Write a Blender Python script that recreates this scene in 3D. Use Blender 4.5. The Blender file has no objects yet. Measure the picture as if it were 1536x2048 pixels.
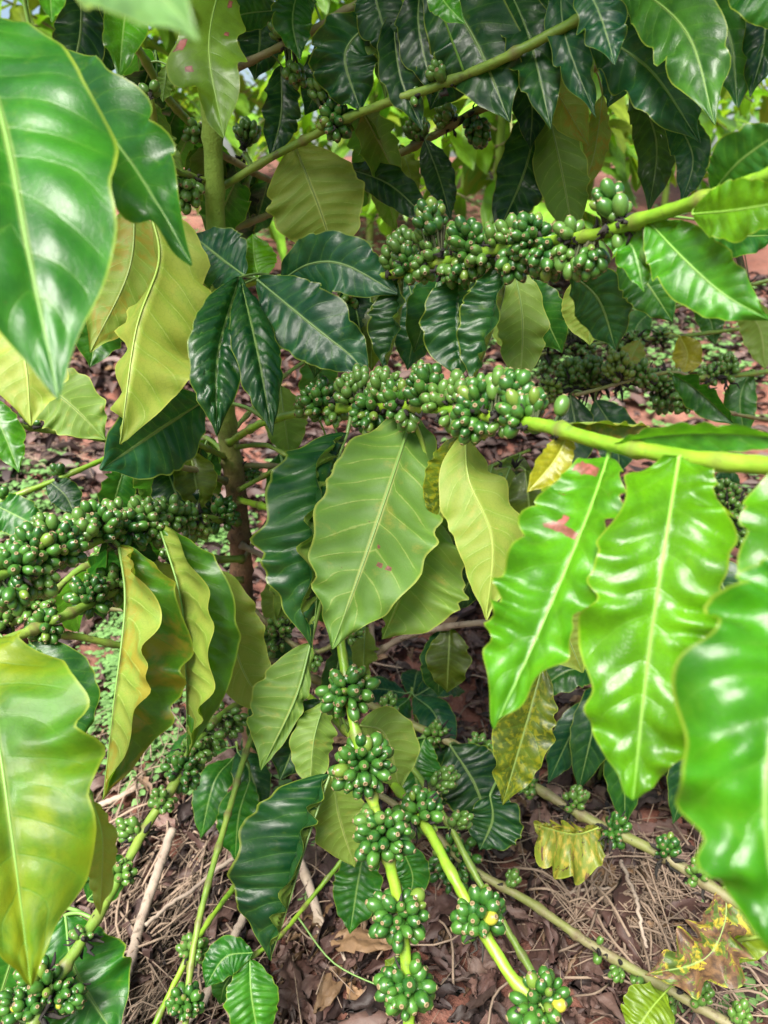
import bpy, math, random
import numpy as np
from mathutils import Vector
R = math.radians
rng = random.Random(7)
nr = np.random.RandomState(11)
scene = bpy.context.scene
COL = scene.collection

# ------------------------------------------------------------------ camera frame
CAM_H, PITCH, F = 1.10, R(24), 1490.0
CAM = np.array([0, 0, CAM_H])
FWD = np.array([0, math.cos(PITCH), -math.sin(PITCH)])
RGT = np.array([1.0, 0, 0])
UPV = np.array([0, math.sin(PITCH), math.cos(PITCH)])

def P(px, py, d):
    return CAM + d * (FWD + (px - 768) / F * RGT + (1024 - py) / F * UPV)
def ray(px, py):
    return FWD + (px - 768) / F * RGT + (1024 - py) / F * UPV
def V(px, py, Y):
    r = ray(px, py); return CAM + r * (Y / r[1])
def ground_z(x, y):
    return 0.20 * max(0.0, y - 2.2) ** 1.0 * (1 if y < 9 else 1) if y < 9 else 0.20 * 6.8
def G(px, py, dz=0.0):
    r = ray(px, py); t = 0.3
    for _ in range(4000):
        p = CAM + r * t
        if p[2] <= ground_z(p[0], p[1]) + dz: break
        t += 0.004
    return p

# ------------------------------------------------------------------ materials
def new_mat(name):
    m = bpy.data.materials.new(name); m.use_nodes = True
    nt = m.node_tree; nt.nodes.clear()
    return m, nt
class N:
    def __init__(s, nt): s.nt = nt
    def n(s, t, **kw):
        x = s.nt.nodes.new(t)
        for k, v in kw.items(): setattr(x, k, v)
        return x
    def link(s, a, b): s.nt.links.new(a, b)
    def val(s, sock, v):
        if hasattr(v, 'links') or isinstance(v, bpy.types.NodeSocket): s.link(v, sock)
        else: sock.default_value = v
    def math(s, op, a, b=None, c=None, clamp=False):
        x = s.n('ShaderNodeMath', operation=op); x.use_clamp = clamp
        s.val(x.inputs[0], a)
        if b is not None: s.val(x.inputs[1], b)
        if c is not None: s.val(x.inputs[2], c)
        return x.outputs[0]
    def mix(s, f, a, b, blend='MIX'):
        x = s.n('ShaderNodeMix', data_type='RGBA', blend_type=blend)
        s.val(x.inputs[0], f)
        for i, v in ((6, a), (7, b)):
            if isinstance(v, tuple): v = (*v, 1.0) if len(v) == 3 else v
            s.val(x.inputs[i], v)
        return x.outputs[2]
    def ss(s, x, lo, hi):
        m = s.n('ShaderNodeMapRange', interpolation_type='SMOOTHSTEP')
        s.val(m.inputs[0], x); m.inputs[1].default_value = lo; m.inputs[2].default_value = hi
        return m.outputs[0]
    def noise(s, vec, scale, detail=3, rough=.5, dist=0.0):
        x = s.n('ShaderNodeTexNoise'); s.val(x.inputs['Vector'], vec) if vec is not None else None
        x.inputs['Scale'].default_value = scale; x.inputs['Detail'].default_value = detail
        x.inputs['Roughness'].default_value = rough; x.inputs['Distortion'].default_value = dist
        return x.outputs['Fac']

def leaf_material(name, mottle=0.0, mottle_col=(.42, .36, .02), mottle_scale=5.0, patches=(), patch_col=(.42, .13, .12), dry=0.0, attr=False, speckle=0.35, msoft=(.47, .62), gloss=.36, trans=.40):
    m, nt = new_mat(name); k = N(nt)
    uv = k.n('ShaderNodeUVMap', uv_map='blade').outputs[0]
    vu = k.n('ShaderNodeUVMap', uv_map='vein').outputs[0]
    sp = k.n('ShaderNodeSeparateXYZ'); k.link(vu, sp.inputs[0])
    phase, au = sp.outputs[0], sp.outputs[1]
    oi = k.n('ShaderNodeObjectInfo')
    geo = k.n('ShaderNodeNewGeometry')
    if attr:
        at = k.n('ShaderNodeAttribute', attribute_name='tint'); top, yel = at.outputs['Color'], at.outputs['Alpha']
        rnd = at.outputs['Fac']
    else:
        top, yel, rnd = oi.outputs['Color'], oi.outputs['Alpha'], oi.outputs['Random']
    # per leaf offset for every noise
    off = k.n('ShaderNodeCombineXYZ'); s10 = k.math('MULTIPLY', rnd, 37.0)
    k.link(s10, off.inputs[0]); k.link(s10, off.inputs[1]); k.link(s10, off.inputs[2])
    add = k.n('ShaderNodeVectorMath', operation='ADD'); k.link(uv, add.inputs[0]); k.link(off.outputs[0], add.inputs[1])
    uvo = add.outputs[0]
    sc = k.n('ShaderNodeVectorMath', operation='MULTIPLY'); k.link(uvo, sc.inputs[0]); sc.inputs[1].default_value = (1.0, 2.6, 1.0)
    uvs = sc.outputs[0]
    fr = k.math('ABSOLUTE', k.math('SUBTRACT', k.math('FRACT', phase), 0.5))
    wob = k.noise(uvs, 14, 2)
    fr = k.math('ADD', fr, k.math('MULTIPLY', k.math('SUBTRACT', wob, .5), .10))
    vein = k.math('SUBTRACT', 1.0, k.ss(fr, 0.0, 0.05))
    vein = k.math('MULTIPLY', vein, k.math('SUBTRACT', 1.0, k.ss(au, .72, .97)))
    midr = k.math('SUBTRACT', 1.0, k.ss(au, 0.012, 0.06))
    # fine cross veins
    vo = k.n('ShaderNodeTexVoronoi', feature='DISTANCE_TO_EDGE'); k.link(uvs, vo.inputs['Vector']); vo.inputs['Scale'].default_value = 24
    net = k.math('SUBTRACT', 1.0, k.ss(vo.outputs['Distance'], 0.0, 0.09))
    rim = k.math('MULTIPLY', k.ss(au, .945, .99), k.math('ADD', .25, k.math('MULTIPLY', k.noise(uvs, 3.0, 3), 1.1)), clamp=True)
    n1 = k.noise(uvs, 2.2, 4, .6); n2 = k.noise(uvs, 9, 4, .6)
    # ---- upper face
    c = k.mix(k.ss(n1, .35, .70), k.mix(.48, top, (.0, .02, .004)), k.mix(.07, top, (.20, .42, .01)))
    c = k.mix(k.math('MULTIPLY', k.math('SUBTRACT', 1.0, k.ss(fr, .0, .26)), .14), c, k.mix(.5, c, (.12, .32, .02)))
    c = k.mix(k.math('MULTIPLY', vein, .30), c, k.mix(.5, c, (.16, .34, .05)))
    c = k.mix(k.math('MULTIPLY', net, .22), c, k.mix(.7, c, (.01, .05, .005)))
    c = k.mix(k.math('MULTIPLY', k.ss(k.noise(uvs, 26, 5, .7), .58, .72), .22), c, k.mix(.6, c, (.20, .36, .06)))
    c = k.mix(k.math('MULTIPLY', k.ss(k.noise(uvs, 4.5, 6, .7), .55, .75), .35), c, k.mix(.7, c, (.16, .26, .01)))
    c = k.mix(k.math('MULTIPLY', midr, .55), c, (.30, .42, .12))
    c = k.mix(k.math('MULTIPLY', rim, .55), c, (.36, .44, .05))
    # ---- lower face
    under = k.mix(yel, (.085, .205, .036), (.27, .33, .050))
    grn = k.math('MULTIPLY', k.math('SUBTRACT', 1.0, k.ss(k.math('ADD', fr, k.math('MULTIPLY', k.math('SUBTRACT', n1, .5), .9)), .06, .34)), .55)
    under = k.mix(grn, under, k.mix(.75, under, (.15, .30, .025)))
    under = k.mix(k.math('MULTIPLY', k.ss(k.noise(uvs, 3.4, 5, .65), .56, .75), .5), under, (.40, .33, .06))
    under = k.mix(k.math('MULTIPLY', vein, .34), under, (.46, .50, .16))
    under = k.mix(k.math('MULTIPLY', net, .30), under, (.11, .19, .03))
    under = k.mix(k.math('MULTIPLY', midr, .8), under, (.50, .52, .18))
    under = k.mix(k.math('MULTIPLY', rim, .5), under, (.50, .50, .10))
    bf = geo.outputs['Backfacing']
    col = k.mix(bf, c, under)
    sc3 = k.n('ShaderNodeSeparateColor'); k.link(top, sc3.inputs[0])
    tl = k.math('ADD', k.math('MULTIPLY', sc3.outputs[1], 1.9, clamp=True), k.math('MULTIPLY', sc3.outputs[0], 1.2), clamp=True)
    tcol = k.mix(tl, k.mix(1.0, c, (1.6, 1.9, 1.0), 'MULTIPLY'), k.mix(yel, (.08, .38, .004), (.42, .48, .02)))
    if mottle:
        mo = k.math('MULTIPLY', k.ss(k.noise(uvs, mottle_scale, 6, .6, .4), *msoft), mottle)
        mo = k.math('MULTIPLY', mo, k.math('SUBTRACT', 1.0, k.math('MULTIPLY', vein, .6)))
        col = k.mix(mo, col, mottle_col); tcol = k.mix(mo, tcol, mottle_col)
    if dry:
        dm = k.ss(k.noise(uvs, 3.2, 7, .65, .8), .62 - dry * .3, .66 - dry * .3)
        dc = k.mix(k.ss(n2, .35, .65), (.055, .028, .013), (.16, .085, .035))
        col = k.mix(dm, col, dc); tcol = k.mix(dm, tcol, dc)
    # blemishes: sparse small brown spots and holes-looking dots
    v2 = k.n('ShaderNodeTexVoronoi'); k.link(uvs, v2.inputs['Vector']); v2.inputs['Scale'].default_value = 9
    sep = k.n('ShaderNodeSeparateColor'); k.link(v2.outputs['Color'], sep.inputs[0])
    dot = k.math('MULTIPLY', k.math('SUBTRACT', 1.0, k.ss(k.math('ADD', v2.outputs['Distance'], k.math('MULTIPLY', n2, .12)), .08, .15)), k.math('GREATER_THAN', sep.outputs[0], 1.0 - speckle * .25))
    col = k.mix(k.math('MULTIPLY', dot, .85), col, (.10, .045, .02))
    for (pu, pv, ru, rv) in patches:
        s2 = k.n('ShaderNodeSeparateXYZ'); k.link(uv, s2.inputs[0])
        du = k.math('DIVIDE', k.math('SUBTRACT', s2.outputs[0], pu), ru)
        dv = k.math('DIVIDE', k.math('SUBTRACT', s2.outputs[1], pv), rv)
        mx = k.math('MAXIMUM', k.math('ABSOLUTE', du), k.math('ABSOLUTE', dv))
        mx = k.math('ADD', mx, k.math('MULTIPLY', k.math('SUBTRACT', k.noise(uvs, 11, 3), .5), 1.5))
        pm = k.math('SUBTRACT', 1.0, k.ss(mx, .9, 1.05))
        pc = k.mix(k.ss(n2, .40, .62), patch_col, (patch_col[0] * .45, patch_col[1] * .55, patch_col[2] * .35)); pc = k.mix(k.ss(mx, .55, .95), pc, (.22, .10, .05))
        col = k.mix(pm, col, pc); tcol = k.mix(pm, tcol, pc)
    b = k.n('ShaderNodeBsdfPrincipled'); k.link(col, b.inputs['Base Color'])
    rough = k.math('ADD', k.mix(bf, (gloss,) * 3, (.55,) * 3), k.math('MULTIPLY', k.math('SUBTRACT', n2, .5), .18))
    k.link(rough, b.inputs['Roughness'])
    b.inputs['Specular IOR Level'].default_value = .40
    cw = k.mix(bf, (.10,) * 3, (.0,) * 3); k.link(cw, b.inputs['Coat Weight']); b.inputs['Coat Roughness'].default_value = .13; b.inputs['Coat IOR'].default_value = 1.5
    tr = k.n('ShaderNodeBsdfTranslucent'); k.link(tcol, tr.inputs[0])
    bump = k.n('ShaderNodeBump'); bump.inputs['Strength'].default_value = .25; bump.inputs['Distance'].default_value = .0010
    hgt = k.math('SUBTRACT', k.math('ADD', k.math('MULTIPLY', n2, .8), k.math('MULTIPLY', n1, 1.2)), k.math('ADD', k.math('MULTIPLY', vein, .8), k.math('MULTIPLY', net, .22)))
    k.link(hgt, bump.inputs['Height']); k.link(bump.outputs[0], b.inputs['Normal']); k.link(bump.outputs[0], tr.inputs['Normal'])
    mx = k.n('ShaderNodeMixShader'); mx.inputs[0].default_value = trans
    k.link(b.outputs[0], mx.inputs[1]); k.link(tr.outputs[0], mx.inputs[2])
    o = k.n('ShaderNodeOutputMaterial'); k.link(mx.outputs[0], o.inputs[0])
    return m

def rib_material():
    m, nt = new_mat('leaf_midrib'); k = N(nt)
    oi = k.n('ShaderNodeObjectInfo')
    c = k.mix(.45, oi.outputs['Color'], (.26, .38, .09))
    b = k.n('ShaderNodeBsdfPrincipled'); k.link(c, b.inputs['Base Color']); b.inputs['Roughness'].default_value = .45
    o = k.n('ShaderNodeOutputMaterial'); k.link(b.outputs[0], o.inputs[0]); return m

def stem_material(name, c1, c2, c3=None, rough=.5, bump=.4, scale=60, zfade=None):
    m, nt = new_mat(name); k = N(nt)
    tc = k.n('ShaderNodeTexCoord').outputs['Object']
    mp = k.n('ShaderNodeMapping'); k.link(tc, mp.inputs[0])
    n1 = k.noise(mp.outputs[0], scale * .35, 5, .65); n2 = k.noise(mp.outputs[0], scale * 3, 5, .7)
    c = k.mix(k.ss(n1, .35, .65), c1, c2)
    if c3: c = k.mix(k.math('MULTIPLY', k.ss(k.noise(mp.outputs[0], scale * .9, 6, .7), .55, .66), .8), c, c3)
    na = k.n('ShaderNodeAttribute', attribute_name='node').outputs['Fac']
    c = k.mix(k.math('MULTIPLY', na, k.math('ADD', .35, k.math('MULTIPLY', n1, .7)), clamp=True), c, (.11, .075, .035))
    if zfade:
        s = k.n('ShaderNodeSeparateXYZ'); k.link(k.n('ShaderNodeNewGeometry').outputs['Position'], s.inputs[0])
        zz = k.math('ADD', s.outputs[2], k.math('MULTIPLY', k.math('SUBTRACT', n1, .5), .25))
        young = k.mix(n1, (.11, .21, .02), (.19, .27, .035))
        c = k.mix(k.ss(zz, zfade[0], zfade[1]), c, young)
    b = k.n('ShaderNodeBsdfPrincipled'); k.link(c, b.inputs['Base Color']); b.inputs['Roughness'].default_value = rough
    bp = k.n('ShaderNodeBump'); bp.inputs['Strength'].default_value = bump; bp.inputs['Distance'].default_value = .002
    k.link(k.math('ADD', n1, k.math('MULTIPLY', n2, .5)), bp.inputs['Height']); k.link(bp.outputs[0], b.inputs['Normal'])
    o = k.n('ShaderNodeOutputMaterial'); k.link(b.outputs[0], o.inputs[0]); return m

def berry_material():
    m, nt = new_mat('berry_skin'); k = N(nt)
    oi = k.n('ShaderNodeObjectInfo'); tc = k.n('ShaderNodeTexCoord').outputs['Object']
    r = oi.outputs['Random']
    c = k.mix(r, (.008, .056, .008), (.044, .130, .016))
    c = k.mix(k.math('MULTIPLY', k.ss(k.noise(tc, 160, 4), .4, .75), .4), c, (.07, .19, .02))
    s = k.n('ShaderNodeSeparateXYZ'); k.link(tc, s.inputs[0])
    c = k.mix(k.math('MULTIPLY', k.ss(s.outputs[2], .008, .0135), .45), c, (.12, .22, .04))
    c = k.mix(k.math('MULTIPLY', k.math('GREATER_THAN', r, .95), .55), c, (.16, .22, .03))
    b = k.n('ShaderNodeBsdfPrincipled'); k.link(c, b.inputs['Base Color']); b.inputs['Roughness'].default_value = .34
    b.inputs['Subsurface Weight'].default_value = .0
    b.inputs['Coat Weight'].default_value = .12; b.inputs['Coat Roughness'].default_value = .15
    bp = k.n('ShaderNodeBump'); bp.inputs['Strength'].default_value = .12; bp.inputs['Distance'].default_value = .001
    k.link(k.noise(tc, 300, 3), bp.inputs['Height']); k.link(bp.outputs[0], b.inputs['Normal'])
    o = k.n('ShaderNodeOutputMaterial'); k.link(b.outputs[0], o.inputs[0]); return m

def tint_material(name, rough=.7, trans=0.0, bumpscale=120, var=.4):
    m, nt = new_mat(name); k = N(nt)
    at = k.n('ShaderNodeAttribute', attribute_name='tint').outputs['Color']
    tc = k.n('ShaderNodeTexCoord').outputs['Object']
    n1 = k.noise(tc, bumpscale, 5, .65)
    c = k.mix(k.math('MULTIPLY', k.ss(n1, .35, .7), var), at, k.mix(.6, at, (.02, .012, .01)))
    b = k.n('ShaderNodeBsdfPrincipled'); k.link(c, b.inputs['Base Color']); b.inputs['Roughness'].default_value = rough
    bp = k.n('ShaderNodeBump'); bp.inputs['Strength'].default_value = .5; bp.inputs['Distance'].default_value = .002
    k.link(n1, bp.inputs['Height']); k.link(bp.outputs[0], b.inputs['Normal'])
    o = k.n('ShaderNodeOutputMaterial')
    if trans:
        tr = k.n('ShaderNodeBsdfTranslucent'); k.link(c, tr.inputs[0])
        mx = k.n('ShaderNodeMixShader'); mx.inputs[0].default_value = trans
        k.link(b.outputs[0], mx.inputs[1]); k.link(tr.outputs[0], mx.inputs[2]); k.link(mx.outputs[0], o.inputs[0])
    else: k.link(b.outputs[0], o.inputs[0])
    return m

def soil_material():
    m, nt = new_mat('red_soil'); k = N(nt)
    tc = k.n('ShaderNodeTexCoord').outputs['Object']
    n1 = k.noise(tc, 1.3, 6, .6); n2 = k.noise(tc, 14, 8, .7); n3 = k.noise(tc, 70, 6, .7)
    c = k.mix(k.ss(n1, .35, .65), (.17, .055, .034), (.24, .105, .075))
    c = k.mix(k.math('MULTIPLY', k.ss(n2, .45, .7), .7), c, (.085, .040, .032))
    c = k.mix(k.math('MULTIPLY', k.ss(n3, .5, .75), .5), c, (.36, .22, .17))
    b = k.n('ShaderNodeBsdfPrincipled'); k.link(c, b.inputs['Base Color']); b.inputs['Roughness'].default_value = .95
    bp = k.n('ShaderNodeBump'); bp.inputs['Strength'].default_value = .9; bp.inputs['Distance'].default_value = .02
    k.link(k.math('ADD', n2, k.math('MULTIPLY', n3, .6)), bp.inputs['Height']); k.link(bp.outputs[0], b.inputs['Normal'])
    o = k.n('ShaderNodeOutputMaterial'); k.link(b.outputs[0], o.inputs[0]); return m

M = dict(
    leaf=leaf_material('leaf_blade'),
    mottled=leaf_material('leaf_mottled', mottle=.75, speckle=.8, gloss=.4, mottle_scale=11.0, mottle_col=(.26, .27, .012)),
    olive=leaf_material('leaf_olive_mottled', gloss=.42, mottle=.75, mottle_col=(.28, .22, .02), mottle_scale=3.0, speckle=.9),
    glow=leaf_material('leaf_backlit_tint', gloss=.55, mottle=.85, mottle_col=(.27, .34, .006), mottle_scale=1.3, msoft=(.36, .72), speckle=.2, trans=.5),  # yellow blotches put the look of light shining through into the colour
    thin=leaf_material('leaf_young', speckle=.12, trans=.46, gloss=.27),
    scarred=leaf_material('leaf_scarred', speckle=.1, trans=.44, patches=((.24, .105, .17, .024), (.13, .245, .06, .016), (.31, .345, .035, .030), (.36, .372, .13, .012))),
    redspot=leaf_material('leaf_red_spotted', speckle=.9, trans=.5, patches=((.10, .50, .06, .03), (.80, .20, .05, .03), (.25, .62, .05, .015), (.78, .42, .04, .018))),
    pinkspot=leaf_material('leaf_pink_spotted', speckle=1.3, patches=((.36, .66, .030, .010), (.27, .66, .028, .009), (.42, .60, .016, .008)), patch_col=(.34, .14, .15)),
    dry=leaf_material('leaf_drying', gloss=.7, trans=.12, mottle=.8, dry=.50, mottle_col=(.45, .34, .03)),
    dryyellow=leaf_material('leaf_withered', gloss=.5, mottle=.9, dry=.12, mottle_col=(.46, .36, .05), mottle_scale=8),
    foliage=leaf_material('foliage', attr=True, speckle=.1, trans=.45),
    rib=rib_material(),
    green=stem_material('green_stem', (.10, .19, .02), (.17, .25, .035), (.09, .09, .03), .48, .4),
    lime=stem_material('lime_stem', (.12, .26, .012), (.20, .32, .022), (.09, .14, .02), .42, .3),
    aged=stem_material('ageing_stem', (.15, .17, .04), (.20, .17, .09), (.09, .06, .035), .6, .6),
    grey=stem_material('grey_bark', (.26, .20, .16), (.34, .27, .21), (.11, .08, .055), .8, .9),
    bark=stem_material('trunk_bark', (.10, .052, .030), (.22, .125, .070), (.035, .022, .016), .85, 2.2, 60, zfade=(.62, .86)),
    berry=berry_material(),
    tip=stem_material('berry_tip', (.15, .11, .05), (.24, .19, .09), None, .7, .2, 300),
    tipring=stem_material('berry_tip_ring', (.10, .065, .03), (.16, .10, .05), None, .8, .2, 300),
    ripe=stem_material('yellowing_berry_skin', (.38, .34, .03), (.22, .28, .03), None, .4, .1, 200),
    core=stem_material('cluster_core', (.03, .06, .012), (.05, .05, .02), (.015, .012, .01), .8, .8, 120),
    black=stem_material('dried_blossom', (.010, .009, .008), (.025, .02, .016), None, .9, .8, 200),
    soil=soil_material(),
    litter=tint_material('dead_leaves', .62, .10),
    straw=tint_material('dry_straw', .75, .05),
    weed=tint_material('weed_leaves', .5, .4, 60, .25),
)

# ------------------------------------------------------------------ object helpers
def mesh_obj(name, verts, faces, mats, parent=None, midx=None, uvs=None, tint=None, smooth=True):
    me = bpy.data.meshes.new(name)
    verts = np.asarray(verts, dtype=np.float64)
    me.from_pydata([tuple(v) for v in verts], [], [tuple(int(q) for q in f) for f in faces])
    for mm in mats: me.materials.append(mm)
    if midx is not None: me.polygons.foreach_set('material_index', np.asarray(midx, dtype=np.int32))
    if smooth: me.polygons.foreach_set('use_smooth', np.ones(len(me.polygons), dtype=bool))
    if uvs or tint is not None:
        li = np.empty(len(me.loops), dtype=np.int32); me.loops.foreach_get('vertex_index', li)
        for nm, arr in (uvs or {}).items():
            l = me.uv_layers.new(name=nm); l.data.foreach_set('uv', np.asarray(arr)[li].astype(np.float32).ravel())
        if tint is not None:
            ca = me.color_attributes.new('tint', 'FLOAT_COLOR', 'POINT')
            ca.data.foreach_set('color', np.asarray(tint, dtype=np.float32).ravel())
    me.update()
    o = bpy.data.objects.new(name, me); COL.objects.link(o)
    if parent is not None: o.parent = parent
    return o

def tag(o, label=None, cat=None, group=None, kind=None):
    if label: o['label'] = label
    if cat: o['category'] = cat
    if group: o['group'] = group
    if kind: o['kind'] = kind
    return o

def thing(name, label, cat, loc=(0, 0, 0), group=None):
    o = bpy.data.objects.new(name, None); COL.objects.link(o); o.empty_display_size = .05
    o['base'] = tuple(float(x) for x in loc)
    return tag(o, label, cat, group)

def spline(pts, n):
    """Catmull-Rom through pts (k, dim), resampled evenly to n points."""
    pts = np.asarray(pts, dtype=float)
    if len(pts) == 2: return pts[0] + (pts[1] - pts[0]) * np.linspace(0, 1, n)[:, None]
    e = np.vstack([2 * pts[0] - pts[1], pts, 2 * pts[-1] - pts[-2]])
    out = []
    for i in range(1, len(e) - 2):
        t = np.linspace(0, 1, 24, endpoint=False)[:, None]
        p0, p1, p2, p3 = e[i - 1], e[i], e[i + 1], e[i + 2]
        out.append(.5 * (2 * p1 + (p2 - p0) * t + (2 * p0 - 5 * p1 + 4 * p2 - p3) * t ** 2 + (3 * p1 - p0 - 3 * p2 + p3) * t ** 3))
    out = np.vstack(out + [pts[-1:]])
    d = np.r_[0, np.cumsum(np.linalg.norm(np.diff(out[:, :3], axis=0), axis=1))]
    s = np.linspace(0, d[-1], n)
    return np.stack([np.interp(s, d, out[:, j]) for j in range(out.shape[1])], 1)

def unit(a): return a / np.maximum(np.linalg.norm(a, axis=-1, keepdims=True), 1e-9)

def tube(path, rad, seg=8, cap=True, base=0):
    path = np.asarray(path); n = len(path); rad = np.broadcast_to(rad, (n,))
    t = unit(np.gradient(path, axis=0))
    ref = np.array([0, 0, 1.0]) if abs(t[:, 2]).mean() < .8 else np.array([1.0, 0, 0])
    x = unit(ref - (t @ ref)[:, None] * t); y = np.cross(t, x)
    ang = np.linspace(0, 2 * math.pi, seg, endpoint=False)
    v = path[:, None] + rad[:, None, None] * (np.cos(ang)[None, :, None] * x[:, None] + np.sin(ang)[None, :, None] * y[:, None])
    v = v.reshape(-1, 3); f = []
    for i in range(n - 1):
        for j in range(seg):
            f.append((base + i * seg + j, base + i * seg + (j + 1) % seg, base + (i + 1) * seg + (j + 1) % seg, base + (i + 1) * seg + j))
    if cap:
        f.append(tuple(base + j for j in reversed(range(seg)))); f.append(tuple(base + (n - 1) * seg + j for j in range(seg)))
    return v, f

# ------------------------------------------------------------------ leaves
def leaf_profile(v, fat=1.0):
    f = np.sin(np.pi * np.clip(v, 0, 1) ** .92) ** (.78 * fat)
    s = np.clip((v - .80) / .20, 0, 1); s = s * s * (3 - 2 * s)
    return f * (1 - .50 * s) + .012

def leaf_geo(mid, hw, a, b, a2=None, b2=None, curl=0.0, wave=.10, nw=5.5, quilt=.05, nv=11, seed=0, wA=1.0, wB=1.0, fat=1.0, M_=8, cvec=None, lobe=.05):
    r = np.random.RandomState(seed)
    n = len(mid); v = np.linspace(0, 1, n)
    t = unit(np.gradient(mid, axis=0))
    C = unit(CAM - mid) if cvec is None else np.broadcast_to(np.asarray(cvec, float), mid.shape)
    C = unit(C - (C * t).sum(1, keepdims=True) * t)
    S = np.cross(C, t)
    f = leaf_profile(v, fat)
    us = np.linspace(0, 1, M_ + 1)
    a2 = a if a2 is None else a2; b2 = b if b2 is None else b2
    cols = []; uvb = []; uvv = []
    for sgn, g0, g1, wm in ((1, a, a2, wA), (-1, b, b2, wB)):
        ph = r.rand() * 6.28; ph2 = r.rand() * 6.28
        warp = v + .035 * np.sin(2 * math.pi * (2.3 * v) + ph2)
        edge = np.zeros(n); scal = np.zeros(n)
        for q_ in range(5):
            fq = nw * r.uniform(.45, 1.45); pq = r.rand() * 6.28; am = r.uniform(.25, .75)
            edge += am * np.sin(2 * math.pi * fq * warp + pq); scal += am * np.sin(2 * math.pi * fq * 1.15 * warp + pq + 1.1)
        edge *= .70; nick = np.convolve(r.randn(n + 4) * .014, np.ones(5) / 5, 'valid')
        ww = hw * wm * f * (1 + lobe * scal + nick)
        ang = (R(g0) + (R(g1) - R(g0)) * v)[:, None] + sgn * R(curl) * us[None, :] ** 1.6
        d = np.cos(ang)[..., None] * S[:, None] + np.sin(ang)[..., None] * C[:, None]
        step = np.zeros_like(d); step[:, 1:] = .5 * (d[:, 1:] + d[:, :-1]) * (ww / M_)[:, None, None]
        p = mid[:, None] + np.cumsum(step, axis=1)
        nrm = sgn * (-np.sin(ang)[..., None] * S[:, None] + np.cos(ang)[..., None] * C[:, None])
        pj = r.rand() * .5; vw = v + .016 * np.sin(2 * math.pi * 1.9 * v + ph) + .009 * np.sin(2 * math.pi * 4.3 * v + ph2)
        phase = (vw[:, None] - .085 * us[None] - .05 * us[None] ** 2) * nv + .5 + pj
        q = np.abs(np.sin(math.pi * (phase + .5))) ** .8
        env = np.clip(us / .25, 0, 1) * (1 - us ** 3)
        h = quilt * hw * q * env[None] * np.sqrt(f)[:, None]
        h += 1.8 * wave * hw * (us ** 1.9)[None] * (edge * np.sqrt(f))[:, None]
        h += .035 * hw * np.sin(2 * math.pi * (1.3 * v[:, None] + .8 * us[None]) + ph) * us[None]
        p = p + nrm * h[..., None]
        cols.append(p); uvb.append(np.stack(np.broadcast_arrays(.5 + sgn * .5 * us[None], v[:, None]), -1))
        uvv.append(np.stack(np.broadcast_arrays(phase, us[None]), -1))
    m1 = M_ + 1
    verts = np.concatenate([cols[0].reshape(-1, 3), cols[1][:, 1:].reshape(-1, 3)])
    ub = np.concatenate([uvb[0].reshape(-1, 2), uvb[1][:, 1:].reshape(-1, 2)])
    uv = np.concatenate([uvv[0].reshape(-1, 2), uvv[1][:, 1:].reshape(-1, 2)])
    offB = n * m1
    faces = []
    A = lambda i, j: i * m1 + j
    B = lambda i, j: i * m1 if j == 0 else offB + i * M_ + j - 1
    for i in range(n - 1):
        for j in range(M_):
            faces.append((A(i, j), A(i + 1, j), A(i + 1, j + 1), A(i, j + 1)))
            faces.append((B(i, j), B(i, j + 1), B(i + 1, j + 1), B(i + 1, j)))
    return verts, faces, ub, uv

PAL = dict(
    black=(.003, .034, .017), dark=(.005, .060, .019), teal=(.006, .080, .038), mid=(.014, .110, .012),  # black: deep shade inside the crown put into the leaf colour
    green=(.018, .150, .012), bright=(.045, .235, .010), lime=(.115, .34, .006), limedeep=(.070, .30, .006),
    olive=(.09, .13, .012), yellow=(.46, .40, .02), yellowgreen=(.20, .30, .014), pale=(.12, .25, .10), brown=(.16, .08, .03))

#SETS  (which leaves and bunches are parts of their own, by order of building)
DROP_LEAVES = set(); DROP_CLUSTERS = set()
MINOR_LEAVES = {128, 129, 131, 132, 133, 134, 135, 9, 137, 138, 139, 13, 140, 141, 142, 143, 145, 19, 147, 149, 150, 23, 151, 152, 153, 154, 155, 156, 157, 158, 159, 160, 161, 162, 165, 38, 166, 40, 167, 42, 43, 168, 45, 46, 169, 48, 49, 50, 51, 54, 55, 56, 57, 59, 68, 74, 75, 77, 78, 91, 94, 98, 101, 102, 109, 114, 117, 119, 121, 125, 126, 127}
MINOR_CLUSTERS = {128, 131, 132, 134, 137, 138, 139, 12, 140, 141, 142, 16, 143, 144, 19, 145, 21, 146, 147, 148, 149, 150, 151, 152, 34, 35, 36, 38, 41, 42, 45, 58, 59, 61, 62, 66, 69, 70, 93, 94, 95, 100, 102, 103, 104, 105, 106, 107, 108, 109, 111, 112, 115, 116, 122}
BERRY_CLUSTERS = {0, 2, 4, 133, 6, 7, 8, 9, 10, 135, 14, 23, 25, 26, 28, 29, 30, 32, 46, 50, 51, 52, 53, 54, 64, 67, 68, 73, 79, 80, 81, 82, 83, 84, 85, 86, 88, 89, 90, 91, 97, 98, 114, 119, 124, 127}
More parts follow.
